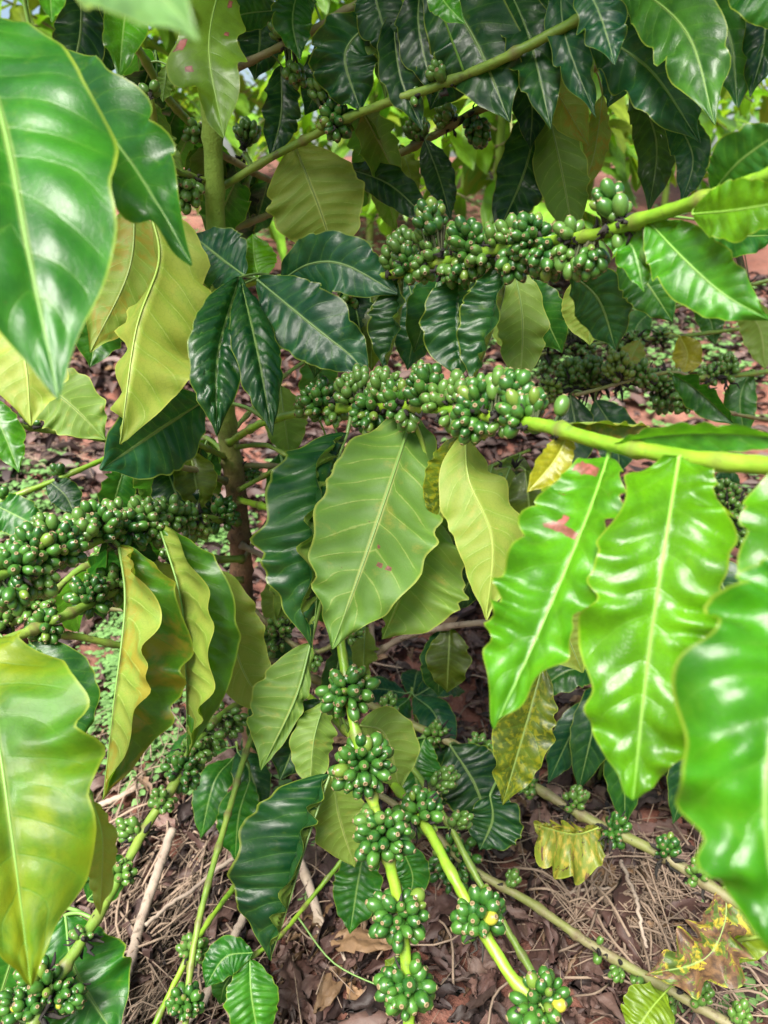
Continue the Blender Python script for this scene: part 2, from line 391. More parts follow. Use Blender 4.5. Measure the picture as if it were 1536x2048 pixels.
#ENDSETS
LEAF_IDX = {}; CLUS_IDX = {}
class Tree:
    def __init__(s, name, label, cat, loc, group=None):
        s.root = thing(name, label, cat, loc, group); s.br = []; s.seed = 100; s.lb = []; s.cb = []
    def branch(s, pts, r0, r1, mat='green', nodes=0.055, n=None, name='branch', world=False, node_amp=.42):
        w = np.array([p if world else P(*p) for p in pts])
        L = np.linalg.norm(np.diff(w, axis=0), axis=1).sum()
        n = n or max(12, int(L / .008))
        sp = spline(w, n)
        d = np.linspace(0, L, n)
        rad = r0 + (r1 - r0) * np.linspace(0, 1, n)
        if nodes:
            k = (d / nodes) % 1.0
            rad = rad * (1 + node_amp * np.exp(-((np.minimum(k, 1 - k) * nodes) / .0045) ** 2))
        sp = sp + .0012 * nr.randn(n, 3) * np.linspace(0, 1, n)[:, None] * 0
        v, f = tube(sp, rad, 10)
        v = v + .00035 * nr.randn(*v.shape)
        o = mesh_obj(name, v, f, [M[mat]], s.root)
        if nodes:
            at = o.data.attributes.new('node', 'FLOAT', 'POINT')
            kk = (d / nodes) % 1.0; g = np.exp(-((np.minimum(kk, 1 - kk) * nodes) / .0035) ** 2)
            at.data.foreach_set('value', np.repeat(g, 10).astype(np.float32))
        s.br.append((sp, rad)); return sp
    def nearest(s, p):
        best = None
        for sp, rad in s.br:
            dd = np.linalg.norm(sp - p, axis=1); i = dd.argmin()
            if best is None or dd[i] < best[0]: best = (dd[i], sp[i])
        return best
    def leaf(s, pts, hw, a=0, b=180, col='mid', y=.3, mat='leaf', petiole=True, world=False, label=None, cvec=None, n=46, **kw):
        s.seed += 1
        s.nl = getattr(s, 'nl', -1) + 1; key = s.nl if s.root['category'] == 'coffee tree' and s.root.name == 'coffee_tree' else None
        if key in DROP_LEAVES: return None
        w = np.array([p if world else P(*p) for p in pts])
        dm = 1.0 if world else np.mean([p[2] for p in pts]) / F
        hw = hw * dm
        mid = spline(w, n)
        verts, faces, ub, uv = leaf_geo(mid, hw, a, b, seed=s.seed, cvec=cvec, **kw)
        midx = [0] * len(faces)
        # midrib ridge, and the stalk back to the branch
        rr = np.interp(np.linspace(0, 1, n), [0, .1, 1], [.0017, .0013, .0003]) * min(1.25, max(.5, hw / .04))
        tv, tf = tube(mid, rr, 6, True, len(verts))
        allv = [verts, tv]; faces = faces + tf; midx += [1] * len(tf); nn = len(verts) + len(tv)
        if petiole:
            q = s.nearest(mid[0])
            if q is not None and q[0] < .16:
                t0 = unit(mid[1] - mid[0]); L = q[0]
                path = spline(np.array([q[1], (q[1] + mid[0]) / 2 - t0 * L * .12, mid[0], mid[1]]), 12)
                pv, pf = tube(path, np.linspace(.0023, .0017, 12) * min(1.2, max(.6, hw / .04)), 6, True, nn)
                allv.append(pv); faces = faces + pf; midx += [1] * len(pf)
            else:
                print('LEAF FAR', [tuple(p) for p in pts][0], None if q is None else round(q[0], 3))
        V_ = np.concatenate(allv); z = np.zeros((len(V_) - len(ub), 2))
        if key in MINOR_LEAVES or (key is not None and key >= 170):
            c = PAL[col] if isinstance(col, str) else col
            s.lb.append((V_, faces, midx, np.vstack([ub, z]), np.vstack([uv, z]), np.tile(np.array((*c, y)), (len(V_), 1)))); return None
        o = mesh_obj('leaf', V_, faces, [M[mat], M['rib']], s.root, midx, {'blade': np.vstack([ub, z]), 'vein': np.vstack([uv, z])})
        c = PAL[col] if isinstance(col, str) else col
        j = 1 + .16 * (np.random.RandomState(s.seed).rand(3) - .5)
        o.color = (c[0] * j[0], c[1] * j[1], c[2] * j[2], y)
        if label: o['label'] = label
        if key is not None: LEAF_IDX[o.name] = key
        return o
    def cluster(s, px, py, rpx, n=30, d=None, blossoms=False, merged=False, size=1.0, squash=.8):
        """berries packed round a node of the nearest branch"""
        s.nc = getattr(s, 'nc', -1) + 1; key = s.nc if s.root.name == 'coffee_tree' else None
        if key in DROP_CLUSTERS: return None
        minor = key in MINOR_CLUSTERS; merged = merged or minor or (key is not None and key not in BERRY_CLUSTERS)
        best = None
        for sp, rad in s.br:
            rel = sp - CAM; dep = rel @ FWD
            xx = 768 + F * (rel @ RGT) / dep; yy = 1024 - F * (rel @ UPV) / dep
            e = np.hypot(xx - px, yy - py); i = e.argmin()
            if best is None or e[i] < best[0]: best = (e[i], dep[i], sp, i, rad[i])
        dep = best[1] if d is None else d
        c = P(px, py, dep); rad = rpx * dep / F
        sp, i = best[2], best[3]
        ax = unit(sp[min(i + 1, len(sp) - 1)] - sp[max(i - 1, 0)])
        anchor = sp[i]
        rr = random.Random(int(px * 7 + py * 13))
        bl = .0118 * size; n = int(n * 1.55)
        pts = []
        tries = 0
        while len(pts) < n and tries < 4500:
            tries += 1
            q = np.array([rr.gauss(0, 1) for _ in range(3)]); q = unit(q) * (rr.random() ** .45)
            par = (q @ ax) * ax; q = (q - par) + par * squash
            p = c + q * (rad - bl * .55)
            rel = p - anchor; perp = rel - (rel @ ax) * ax
            if np.linalg.norm(perp) < best[4] + bl * .35: continue
            if any(np.linalg.norm(p - o_) < bl * .72 * z_ for o_, z_ in pts): continue
            pts.append((p, rr.choice((rr.uniform(.55, .8), rr.uniform(.82, 1.08), rr.uniform(.9, 1.15)))))
        # core: stalks from the node to every berry, and dry blossom remains
        V_, F_, mi = [], [], []; nb = 0
        for p, z in pts:
            dirv = unit(p - anchor); st = p - dirv * bl * .4
            a0 = anchor + ax * np.clip((p - anchor) @ ax, -.012, .012)
            v, f = tube(np.linspace(a0, st, 4), .0013, 5, False, nb); V_.append(v); F_ += f; mi += [0] * len(f); nb += len(v)
        kb = rr.randint(8, 14) if blossoms else rr.randint(2, 5)
        for _ in range(kb):
            u = unit(np.array([rr.gauss(0, 1) for _ in range(3)])); st = anchor + u * best[4]
            path = np.array([st + u * rad * (.9 if blossoms else .55) * t_ + np.array([rr.uniform(-1, 1) for _ in range(3)]) * .0035 * (t_ > 0) for t_ in (0, .35, .7, 1)])
            v, f = tube(path, np.array([.0012, .0026, .0016, .0006]) * rr.uniform(.8, 1.5), 5, True, nb); V_.append(v); F_ += f; mi += [1] * len(f); nb += len(v)
        if merged:
            for p, z in pts:
                v, f, m3 = BERRY_GEO[rr.randrange(len(BERRY_GEO))]
                q = orient(unit(p - anchor + .3 * (p - c)), rr)
                vv = (v * z * size) @ q.T + p
                V_.append(vv); F_ += [tuple(x + nb for x in g) for g in f]; mi += [k_ + 2 for k_ in m3]; nb += len(vv)
        if minor:
            s.cb.append((np.vstack(V_), F_, mi)); return None
        o = mesh_obj('berry_cluster', np.vstack(V_), F_, [M['core'], M['black'], M['berry'], M['tip'], M['tipring']], s.root, mi)
        if key is not None: CLUS_IDX[o.name] = key
        if not merged:
            for p, z in pts:
                me = BERRY[rr.randrange(len(BERRY) - 1)] if not (blossoms and rr.random() < .022) else BERRY[-1]
                b = bpy.data.objects.new('berry', me); COL.objects.link(b); b.parent = o
                outw = unit(p - anchor) + .45 * unit(p - c) + np.array([rr.uniform(-1, 1) for _ in range(3)]) * .25
                q = Vector(unit(outw)).to_track_quat('Z', 'Y')
                b.rotation_mode = 'QUATERNION'; b.rotation_quaternion = q
                b.location = Vector(p); b.scale = (z * size, z * size, z * size * rr.uniform(.95, 1.15))
        return o

def flush(tree):
    """the small leaves and small berry bunches deep in the crown, one part each"""
    if tree.lb:
        n = 0; F_ = []
        for v, f, mi, ub, uv, t in tree.lb: F_ += [tuple(q + n for q in g) for g in f]; n += len(v)
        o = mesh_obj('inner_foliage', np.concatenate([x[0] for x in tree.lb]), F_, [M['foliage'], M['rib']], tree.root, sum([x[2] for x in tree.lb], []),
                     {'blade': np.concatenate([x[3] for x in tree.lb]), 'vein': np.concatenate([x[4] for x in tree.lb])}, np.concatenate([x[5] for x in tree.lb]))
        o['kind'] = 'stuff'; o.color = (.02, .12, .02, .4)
    if tree.cb:
        n = 0; F_ = []
        for v, f, mi in tree.cb: F_ += [tuple(q + n for q in g) for g in f]; n += len(v)
        o = mesh_obj('small_berries', np.concatenate([x[0] for x in tree.cb]), F_, [M['core'], M['black'], M['berry'], M['tip'], M['tipring']], tree.root, sum([x[2] for x in tree.cb], []))
        o['kind'] = 'stuff'
def orient(dv, rr):
    q = Vector(dv).to_track_quat('Z', 'Y').to_matrix()
    return np.array(q)

def berry_geo(w, l, seg=12):
    prof = [(0.0, -l * .50), (.45, -l * .47), (.80, -l * .33), (.98, -l * .10), (1.0, l * .08), (.90, l * .26), (.66, l * .41), (.42, l * .475), (.36, l * .50), (.33, l * .545), (.20, l * .55), (.13, l * .50), (0.0, l * .49)]
    v = [(0, 0, prof[0][1])]; f = []; mi = []
    for r_, z in prof[1:-1]:
        for j in range(seg):
            a = 2 * math.pi * j / seg; v.append((w * .5 * r_ * math.cos(a), w * .5 * r_ * math.sin(a), z))
    v.append((0, 0, prof[-1][1])); k = len(prof) - 2
    for j in range(seg): f.append((0, 1 + (j + 1) % seg, 1 + j)); mi.append(0)
    for i in range(k - 1):
        for j in range(seg):
            f.append((1 + i * seg + j, 1 + i * seg + (j + 1) % seg, 1 + (i + 1) * seg + (j + 1) % seg, 1 + (i + 1) * seg + j))
            mi.append(0 if i < 7 else (1 if i < 9 else 2))
    e = len(v) - 1
    for j in range(seg): f.append((1 + (k - 1) * seg + j, 1 + (k - 1) * seg + (j + 1) % seg, e)); mi.append(2)
    return np.array(v), f, mi
BERRY_GEO = [berry_geo(.0120, .0146), berry_geo(.0112, .0152), berry_geo(.0124, .0136), berry_geo(.0098, .0132), berry_geo(.0116, .0158)]
BERRY = []
for v, f, mi in BERRY_GEO:
    o = mesh_obj('berry', v, f, [M['berry'], M['tip'], M['tipring']], None, mi)
    BERRY.append(o.data); bpy.data.objects.remove(o)
yb = BERRY[0].copy(); yb.materials[0] = M['ripe']; BERRY.append(yb)

# ================================================================== THE NEAREST TREE
TY = 1.05
tb = G(522, 1600)
T = Tree('coffee_tree', 'nearest coffee tree with slim brown trunk left of centre, its branches loaded with green berries', 'coffee tree', tb)
def trunk(tree, pts, r0, r1, n=150, mat='bark'):
    sp = spline(np.array(pts), n); d = np.linspace(0, 1, n)
    L = np.linalg.norm(np.diff(sp, axis=0), axis=1).sum()
    s = d * L; k = (s / .062) % 1.0
    rad = r0 + (r1 - r0) * d
    rad = rad * (1 + .22 * np.exp(-((np.minimum(k, 1 - k) * .062) / .006) ** 2) + .05 * np.sin(s * 90) * (1 - d))
    v, f = tube(sp, rad, 14)
    # knobbly bark
    v = v + .0009 * nr.randn(*v.shape) * np.repeat(np.clip(1.3 - 1.8 * d, 0.1, 1), 14)[:, None]
    o = mesh_obj('trunk', v, f, [M[mat]], tree.root); tree.br.append((sp, rad)); return o
tp = [(tb[0] + .004, tb[1], -.02), V(516, 1560, TY), V(500, 1400, TY), V(488, 1230, TY), V(481, 1100, TY), V(470, 960, TY), V(452, 840, TY), V(440, 600, TY), V(431, 440, TY), V(426, 300, TY), V(412, 100, TY), V(404, -150, TY), V(398, -420, TY)]
trunk(T, tp, .0205, .0095)

# ---- branches of the nearest tree: (px, py, distance)
B1 = T.branch([(458, 885, 1.08), (520, 848, 1.0), (600, 826, .92), (720, 815, .83), (850, 815, .74), (970, 832, .66), (1090, 852, .59), (1210, 886, .54), (1380, 916, .48), (1560, 934, .43), (1800, 960, .37)], .0050, .0057, 'lime', .07)
B2 = T.branch([(440, 590, 1.02), (500, 565, .98), (600, 556, .93), (720, 558, .87), (800, 545, .83), (890, 523, .78), (1010, 497, .72), (1110, 482, .67), (1190, 470, .63), (1290, 438, .58), (1400, 402, .53), (1560, 345, .48), (1750, 290, .42)], .0048, .0055, 'lime', .062)
B3 = T.branch([(476, 1045, 1.12), (400, 1036, 1.03), (320, 1046, .96), (240, 1066, .90), (160, 1095, .84), (60, 1132, .77), (-120, 1190, .68)], .0052, .0052, 'green', .05)
B4 = T.branch([(484, 1118, 1.14), (400, 1122, 1.08), (300, 1150, 1.0), (215, 1190, .94), (120, 1236, .88), (0, 1286, .82), (-150, 1340, .75)], .0058, .0056, 'green', .05)
B4b = T.branch([(484, 1160, 1.16), (380, 1150, 1.1), (300, 1160, 1.06), (185, 1129, 1.0), (100, 1190, .95), (20, 1250, .92)], .0045, .0040, 'green', .05)
B5 = T.branch([(490, 1240, 1.2), (400, 1250, 1.14), (300, 1296, 1.06), (235, 1290, 1.03), (170, 1276, 1.0), (110, 1268, .97)], .0052, .0045, 'green', .06)
B6 = T.branch([(505, 1400, 1.25), (450, 1425, 1.17), (390, 1490, 1.1), (345, 1575, 1.05), (300, 1640, 1.02), (262, 1710, .98), (220, 1790, .94), (165, 1880, .89), (120, 1950, .86), (60, 2060, .82)], .0058, .0066, 'green', .06)
B7 = T.branch([(480, 1000, 1.1), (560, 1030, 1.0), (630, 1130, .92), (672, 1240, .87), (688, 1330, .85), (706, 1440, .83), (735, 1560, .81), (772, 1700, .79), (796, 1800, .78), (810, 1900, .77), (820, 2080, .75)], .0046, .0062, 'lime', .065)
B8 = T.branch([(497, 1330, 1.22), (600, 1380, 1.12), (700, 1470, 1.02), (780, 1560, .95), (850, 1650, .88), (902, 1745, .83), (960, 1850, .79), (1020, 1950, .76), (1068, 1998, .745), (1110, 2040, .735)], .0044, .0064, 'lime', .065)
B9 = T.branch([(500, 1385, 1.25), (650, 1430, 1.2), (790, 1500, 1.12), (880, 1620, 1.04), (940, 1730, .99), (1000, 1835, .95), (1092, 1992, .9)], .0040, .0046, 'green', .06)
B10 = T.branch([(508, 1470, 1.3), (620, 1520, 1.26), (760, 1590, 1.22), (860, 1662, 1.18), (940, 1735, 1.16), (1060, 1805, 1.13), (1180, 1888, 1.1), (1330, 1975, 1.06), (1480, 2060, 1.02)], .0052, .0072, 'aged', .06)
B10b = T.branch([(1340, 1978, 1.06), (1400, 1915, 1.04), (1480, 1880, 1.0), (1540, 1872, .98)], .0030, .0026, 'green', .05)
B11 = T.branch([(497, 1300, 1.2), (600, 1345, 1.22), (700, 1390, 1.24), (790, 1435, 1.25), (870, 1470, 1.22), (960, 1515, 1.18), (1060, 1568, 1.14), (1180, 1640, 1.1), (1320, 1708, 1.05), (1440, 1785, 1.0), (1600, 1880, .94)], .0060, .0078, 'aged', .06)
B12 = T.branch([(490, 1200, 1.2), (540, 1250, 1.17), (620, 1305, 1.15), (700, 1270, 1.18)], .0045, .003, 'aged', .06)
Bdead = T.branch([(497, 1345, 1.22), (620, 1370, 1.3), (742, 1312, 1.28), (800, 1278, 1.25), (870, 1258, 1.2), (960, 1246, 1.15), (1050, 1255, 1.1)], .0058, .0048, 'grey', .07); 
T.branch([(745, 1310, 1.28), (742, 1240, 1.26), (750, 1180, 1.24)], .006, .005, 'grey', .07)
U1 = T.branch([(440, 378, .99), (480, 352, .97), (540, 316, .95), (640, 264, .91), (705, 232, .88), (780, 203, .85), (880, 170, .82), (1000, 120, .78), (1150, 42, .74), (1240, -20, .70)], .0048, .0050, 'green', .07)
U2 = T.branch([(428, 300, 1.05), (530, 356, 1.12), (600, 380, 1.2)], .0050, .004, 'aged', .07)
U2b = T.branch([(424, 285, 1.0), (380, 245, 1.0), (330, 190, .95), (290, 120, .9), (240, 40, .84), (200, -60, .78)], .0050, .0050, 'green', .07)
U3 = T.branch([(432, 366, .97), (390, 355, .94), (345, 335, .90), (315, 270, .86), (302, 195, .82)], .004, .0034, 'green', .05)
U4 = T.branch([(436, 470, 1.1), (560, 420, 1.16), (690, 360, 1.14), (770, 322, 1.1), (870, 270, 1.05), (970, 213, 1.0), (1100, 160, .95), (1260, 120, .9), (1420, 110, .85)], .0050, .0060, 'aged', .06)
U5 = T.branch([(416, 190, .97), (470, 140, .95), (530, 108, .93), (620, 64, .90), (740, -4, .86), (900, -70, .82)], .0046, .0050, 'aged', .07)
U6 = T.branch([(410, -120, .96), (600, -110, .9), (850, -60, .85), (1020, -40, .80), (1200, -40, .75), (1400, -80, .68), (1600, -120, .6)], .0052, .0056, 'green', .07)
U7 = T.branch([(408, -60, .95), (330, -70, .84), (240, -80, .72), (120, -90, .62), (-20, -60, .52), (-160, 0, .45)], .0052, .0050, 'green', .07)
U8 = T.branch([(428, 330, 1.1), (480, 380, 1.2), (450, 480, 1.25)], .004, .003, 'green', .07)
U9 = T.branch([(490, 310, 1.15), (500, 345, 1.13), (455, 470, 1.1)], .0045, .004, 'green', .07)
for pts, r, mt in (([(447, 912, 1.1), (410, 895, 1.04), (370, 876, 1.0)], .0042, 'green'), ([(450, 962, 1.1), (400, 942, 1.05), (345, 930, 1.0), (300, 905, .96)], .0048, 'aged'),
               ([(478, 980, 1.1), (540, 945, 1.06), (600, 908, 1.02)], .0036, 'green'), ([(470, 895, 1.1), (530, 890, 1.05), (575, 912, 1.02)], .0036, 'green'),
               ([(482, 1090, 1.12), (540, 1120, 1.16), (590, 1150, 1.2)], .0048, 'grey'), ([(470, 930, 1.12), (600, 930, 1.15), (760, 900, 1.18), (900, 935, 1.2), (1050, 940, 1.22)], .0042, 'aged')):
    T.branch(pts, r, r * .8, mt)
# low green shoots hanging from the foot of the trunk
S1 = T.branch([(512, 1450, 1.2), (490, 1510, 1.16), (450, 1650, 1.08), (408, 1800, 1.0), (382, 1930, .95), (370, 2060, .92)], .0046, .0040, 'green', .05)
S2 = T.branch([(510, 1720, 1.14), (475, 1765, 1.1), (405, 1862, 1.02), (350, 1965, .97), (300, 2070, .93)], .0036, .0036, 'lime', .06)
S3 = T.branch([(700, 1700, 1.12), (620, 1800, 1.08), (560, 1872, 1.03), (520, 1902, 1.0), (478, 1932, .98)], .0030, .0028, 'lime', .05)
S4 = T.branch([(512, 1520, 1.3), (560, 1640, 1.28), (605, 1735, 1.24), (640, 1850, 1.18), (655, 1990, 1.12), (660, 2080, 1.08)], .0062, .0085, 'grey', .07)

T.branch([(760, 930, 1.2), (900, 1010, 1.05), (1020, 1130, .92), (1098, 1182, .845)], .003, .0022, 'green', .06)
T.branch([(600, 556, .93), (800, 600, 1.0), (960, 590, .99), (1080, 575, .97)], .0036, .0026, 'aged', .06)
T.branch([(60, 1340, .80), (120, 1480, .70), (182, 1590, .625)], .0026, .0022, 'green', .06)
T.branch([(120, -90, .62), (130, -180, .45), (115, -170, .31)], .004, .003, 'green', .06)
# ---- berries
for px, py, r, n in ((640, 800, 58, 34), (705, 775, 52, 26), (745, 830, 66, 38), (770, 765, 52, 26), (855, 765, 62, 36), (880, 800, 50, 26), (965, 795, 60, 34), (950, 845, 66, 38), (1030, 770, 52, 26), (1040, 835, 62, 36), (1075, 795, 42, 16), (1125, 812, 26, 7), (612, 815, 36, 14), (672, 830, 40, 16), (795, 795, 52, 26), (815, 842, 40, 16), (905, 835, 42, 18), (915, 768, 46, 20), (1000, 755, 46, 20), (1005, 850, 46, 20), (722, 745, 34, 12), (838, 728, 30, 10)):
    T.cluster(px, 808 + (py - 808) * .80, r * .84, int(n * .9), size=.97)
for px, py, r, n in ((805, 485, 48, 22), (820, 535, 50, 24), (870, 500, 44, 20), (935, 470, 58, 34), (935, 535, 56, 30), (990, 470, 44, 20), (1060, 470, 66, 40), (1030, 535, 52, 28), (1095, 515, 60, 34), (1140, 455, 44, 18), (1180, 525, 50, 24), (1290, 505, 40, 16), (1240, 470, 36, 12), (785, 520, 40, 16), (845, 465, 38, 14), (850, 545, 42, 16), (905, 455, 34, 12), (900, 550, 42, 18), (965, 515, 44, 20), (1020, 455, 44, 18), (1075, 545, 44, 18), (1135, 500, 48, 22), (1150, 545, 38, 14), (1040, 430, 28, 8)):
    T.cluster(px, 508 + (py - 508) * .78, r * .82, int(n * .9), size=.97)
for px, py, r, n in ((440, 1025, 44, 24), (395, 1050, 38, 20), (335, 1030, 44, 24), (285, 1030, 46, 26), (250, 1060, 56, 36), (195, 1050, 56, 36), (120, 1090, 60, 38), (70, 1100, 56, 34), (30, 1130, 56, 30), (75, 1160, 50, 22), (310, 1060, 40, 16), (160, 1060, 44, 20), (225, 1025, 40, 16), (370, 1030, 34, 14), (90, 1060, 40, 16)):
    T.cluster(px, py, r, int(n * .9), size=1.08)
for px, py, r, n in ((345, 1150, 34, 18), (275, 1145, 40, 22), (225, 1165, 46, 26), (180, 1190, 50, 30), (200, 1120, 34, 14), (60, 1210, 58, 38), (25, 1190, 44, 24), (90, 1255, 42, 22), (5, 1240, 42, 20), (345, 1110, 30, 12)):
    T.cluster(px, py, r, n)
for px, py, r, n in ((455, 1440, 44, 22), (410, 1480, 46, 26), (365, 1545, 48, 28), (385, 1510, 40, 20), (325, 1600, 34, 14), (255, 1660, 32, 13), (238, 1745, 36, 14), (165, 1875, 30, 9)):
    T.cluster(px, py, r, n, blossoms=py > 1640)
for px, py, r, n in ((85, 1975, 62, 36), (40, 2010, 52, 24), (135, 1990, 42, 18)): T.cluster(px, py, r, n, blossoms=True)
for px, py, r, n in ((697, 1385, 64, 44), (725, 1530, 72, 54), (765, 1675, 68, 46), (798, 1832, 66, 44), (812, 1975, 64, 42), (745, 1640, 40, 14)):
    T.cluster(px, py, r, int(n * .8), squash=.95, size=1.16)
for px, py, r, n in ((840, 1625, 56, 34), (905, 1720, 66, 44), (962, 1830, 62, 36), (1078, 2005, 68, 44)):
    T.cluster(px, py, r, int(n * .8), blossoms=True, squash=.95, size=1.18)
for px, py, r, n in ((550, 1272, 52, 40), (625, 1320, 28, 12), (705, 1262, 30, 14)): T.cluster(px, py, r, n)
for px, py, r, n in ((1060, 1572, 28, 12), (1150, 1600, 34, 18), (1232, 1662, 38, 22), (1332, 1700, 36, 20), (1398, 1745, 34, 18), (955, 1500, 40, 24), (870, 1470, 34, 20), (990, 1520, 34, 18), (775, 1410, 28, 14)):
    T.cluster(px, py, r, n, blossoms=True)
for px, py, r, n in ((1198, 1905, 22, 7), (1235, 1940, 26, 9), (1280, 1958, 24, 8), (1025, 1755, 22, 7), (1330, 2010, 38, 20), (1400, 1990, 34, 16), (1480, 2030, 34, 16), (1460, 1915, 26, 10), (1200, 1880, 14, 3)):
    T.cluster(px, py, r, n)
for px, py, r, n in ((385, 1900, 36, 20), (372, 2005, 42, 24), (680, 1970, 22, 8), (672, 2030, 30, 14), (890, 1560, 34, 18), (920, 1640, 30, 12)): T.cluster(px, py, r, n)
for px, py, r, n in ((672, 240, 44, 34), (390, 265, 30, 16), (372, 385, 42, 22), (300, 180, 26, 9), (495, 262, 32, 18), (760, 285, 38, 26), (835, 258, 34, 22), (895, 235, 32, 18), (955, 262, 36, 22), (640, 180, 34, 18), (590, 150, 30, 16), (880, 150, 34, 20), (830, 190, 28, 14), (560, 60, 28, 14)):
    T.cluster(px, py, r, n)
for px, py, r in ((1215, 400, 42), (700, 590, 30), (860, 440, 46), (1240, 425, 34)): T.cluster(px, py, r, 26)
for px, py in ((465, 945), (480, 1085), (505, 1340)): T.cluster(px, py, 22, 9)

# ---- leaves, whorl beside the trunk
T.leaf([(478, 555, .90), (436, 710, .84), (434, 872, .82)], 60, 8, 172, 'dark', .2, quilt=.36, wave=.05, nv=12)
T.leaf([(484, 570, .89), (516, 710, .83), (545, 872, .81)], 47, -22, 176, 'dark', .2, quilt=.36, wave=.05, nv=12)
T.leaf([(515, 560, .90), (630, 655, .86), (705, 715, .85), (738, 762, .85)], 72, 5, 172, 'teal', .3, quilt=.07, wave=.10)
T.leaf([(560, 562, .91), (620, 528, .88), (690, 530, .86), (800, 590, .84)], 58, 0, 172, 'teal', .3, quilt=.07, wave=.12)
T.leaf([(490, 552, .93), (440, 515, .95), (385, 470, .97)], 62, 0, 180, 'teal', .3, quilt=.05, wave=.06)
T.leaf([(520, 562, .94), (510, 520, .95), (505, 468, .96)], 44, 0, 180, 'lime', .4, mat='thin', wave=.05)
T.leaf([(410, 800, .93), (320, 858, .90), (200, 940, .86)], 88, -8, 150, 'teal', .2, quilt=.07, wave=.06)
T.leaf([(300, 420, .90), (318, 520, .88), (272, 660, .84), (240, 888, .80)], 132, 262, 346, 'yellowgreen', 1.0, quilt=.05, wave=.07, fat=.85)
T.leaf([(270, 400, .96), (258, 540, .94), (180, 705, .92)], 66, 190, 350, 'olive', .7, mat='olive', wave=.10)
T.leaf([(245, 600, 1.0), (200, 660, .98), (180, 735, .97)], 50, 10, 170, 'mid', .4)
T.leaf([(588, 288, .95), (640, 420, .97), (672, 520, 1.0)], 96, 184, 356, 'olive', .82, quilt=.05, wave=.05, mat='leaf')
T.leaf([(448, -60, .80), (418, 90, .77), (448, 275, .75)], 66, 6, 174, (.16, .30, .03), .6, mat='redspot', wave=.17, nw=3.8, quilt=.04, lobe=.15)
T.leaf([(262, -50, .70), (248, 50, .66), (238, 160, .64)], 46, 20, 165, 'bright', .4, mat='thin', wave=.12)
T.leaf([(95, -80, .60), (100, -20, .58), (104, 45, .56)], 30, 10, 170, 'bright', .4, mat='thin')
# big close leaves at upper left
T.leaf([(-70, 20, .50), (5, 240, .43), (60, 520, .39), (118, 800, .37)], 196, 8, 172, 'green', .5, quilt=.07, wave=.09, nw=4, n=60)
T.leaf([(70, 100, .60), (220, 270, .54), (310, 400, .51), (384, 530, .50)], 98, 14, 150, 'green', .5, quilt=.05, wave=.22, nw=4.6, n=70, lobe=.12)
T.leaf([(110, -160, .30), (250, -70, .25), (350, 20, .235), (398, 84, .23)], 105, 10, 170, (.15, .33, .10), .8, quilt=.03, wave=.06)  # pale base colour stands in for sky reflected on the leaf
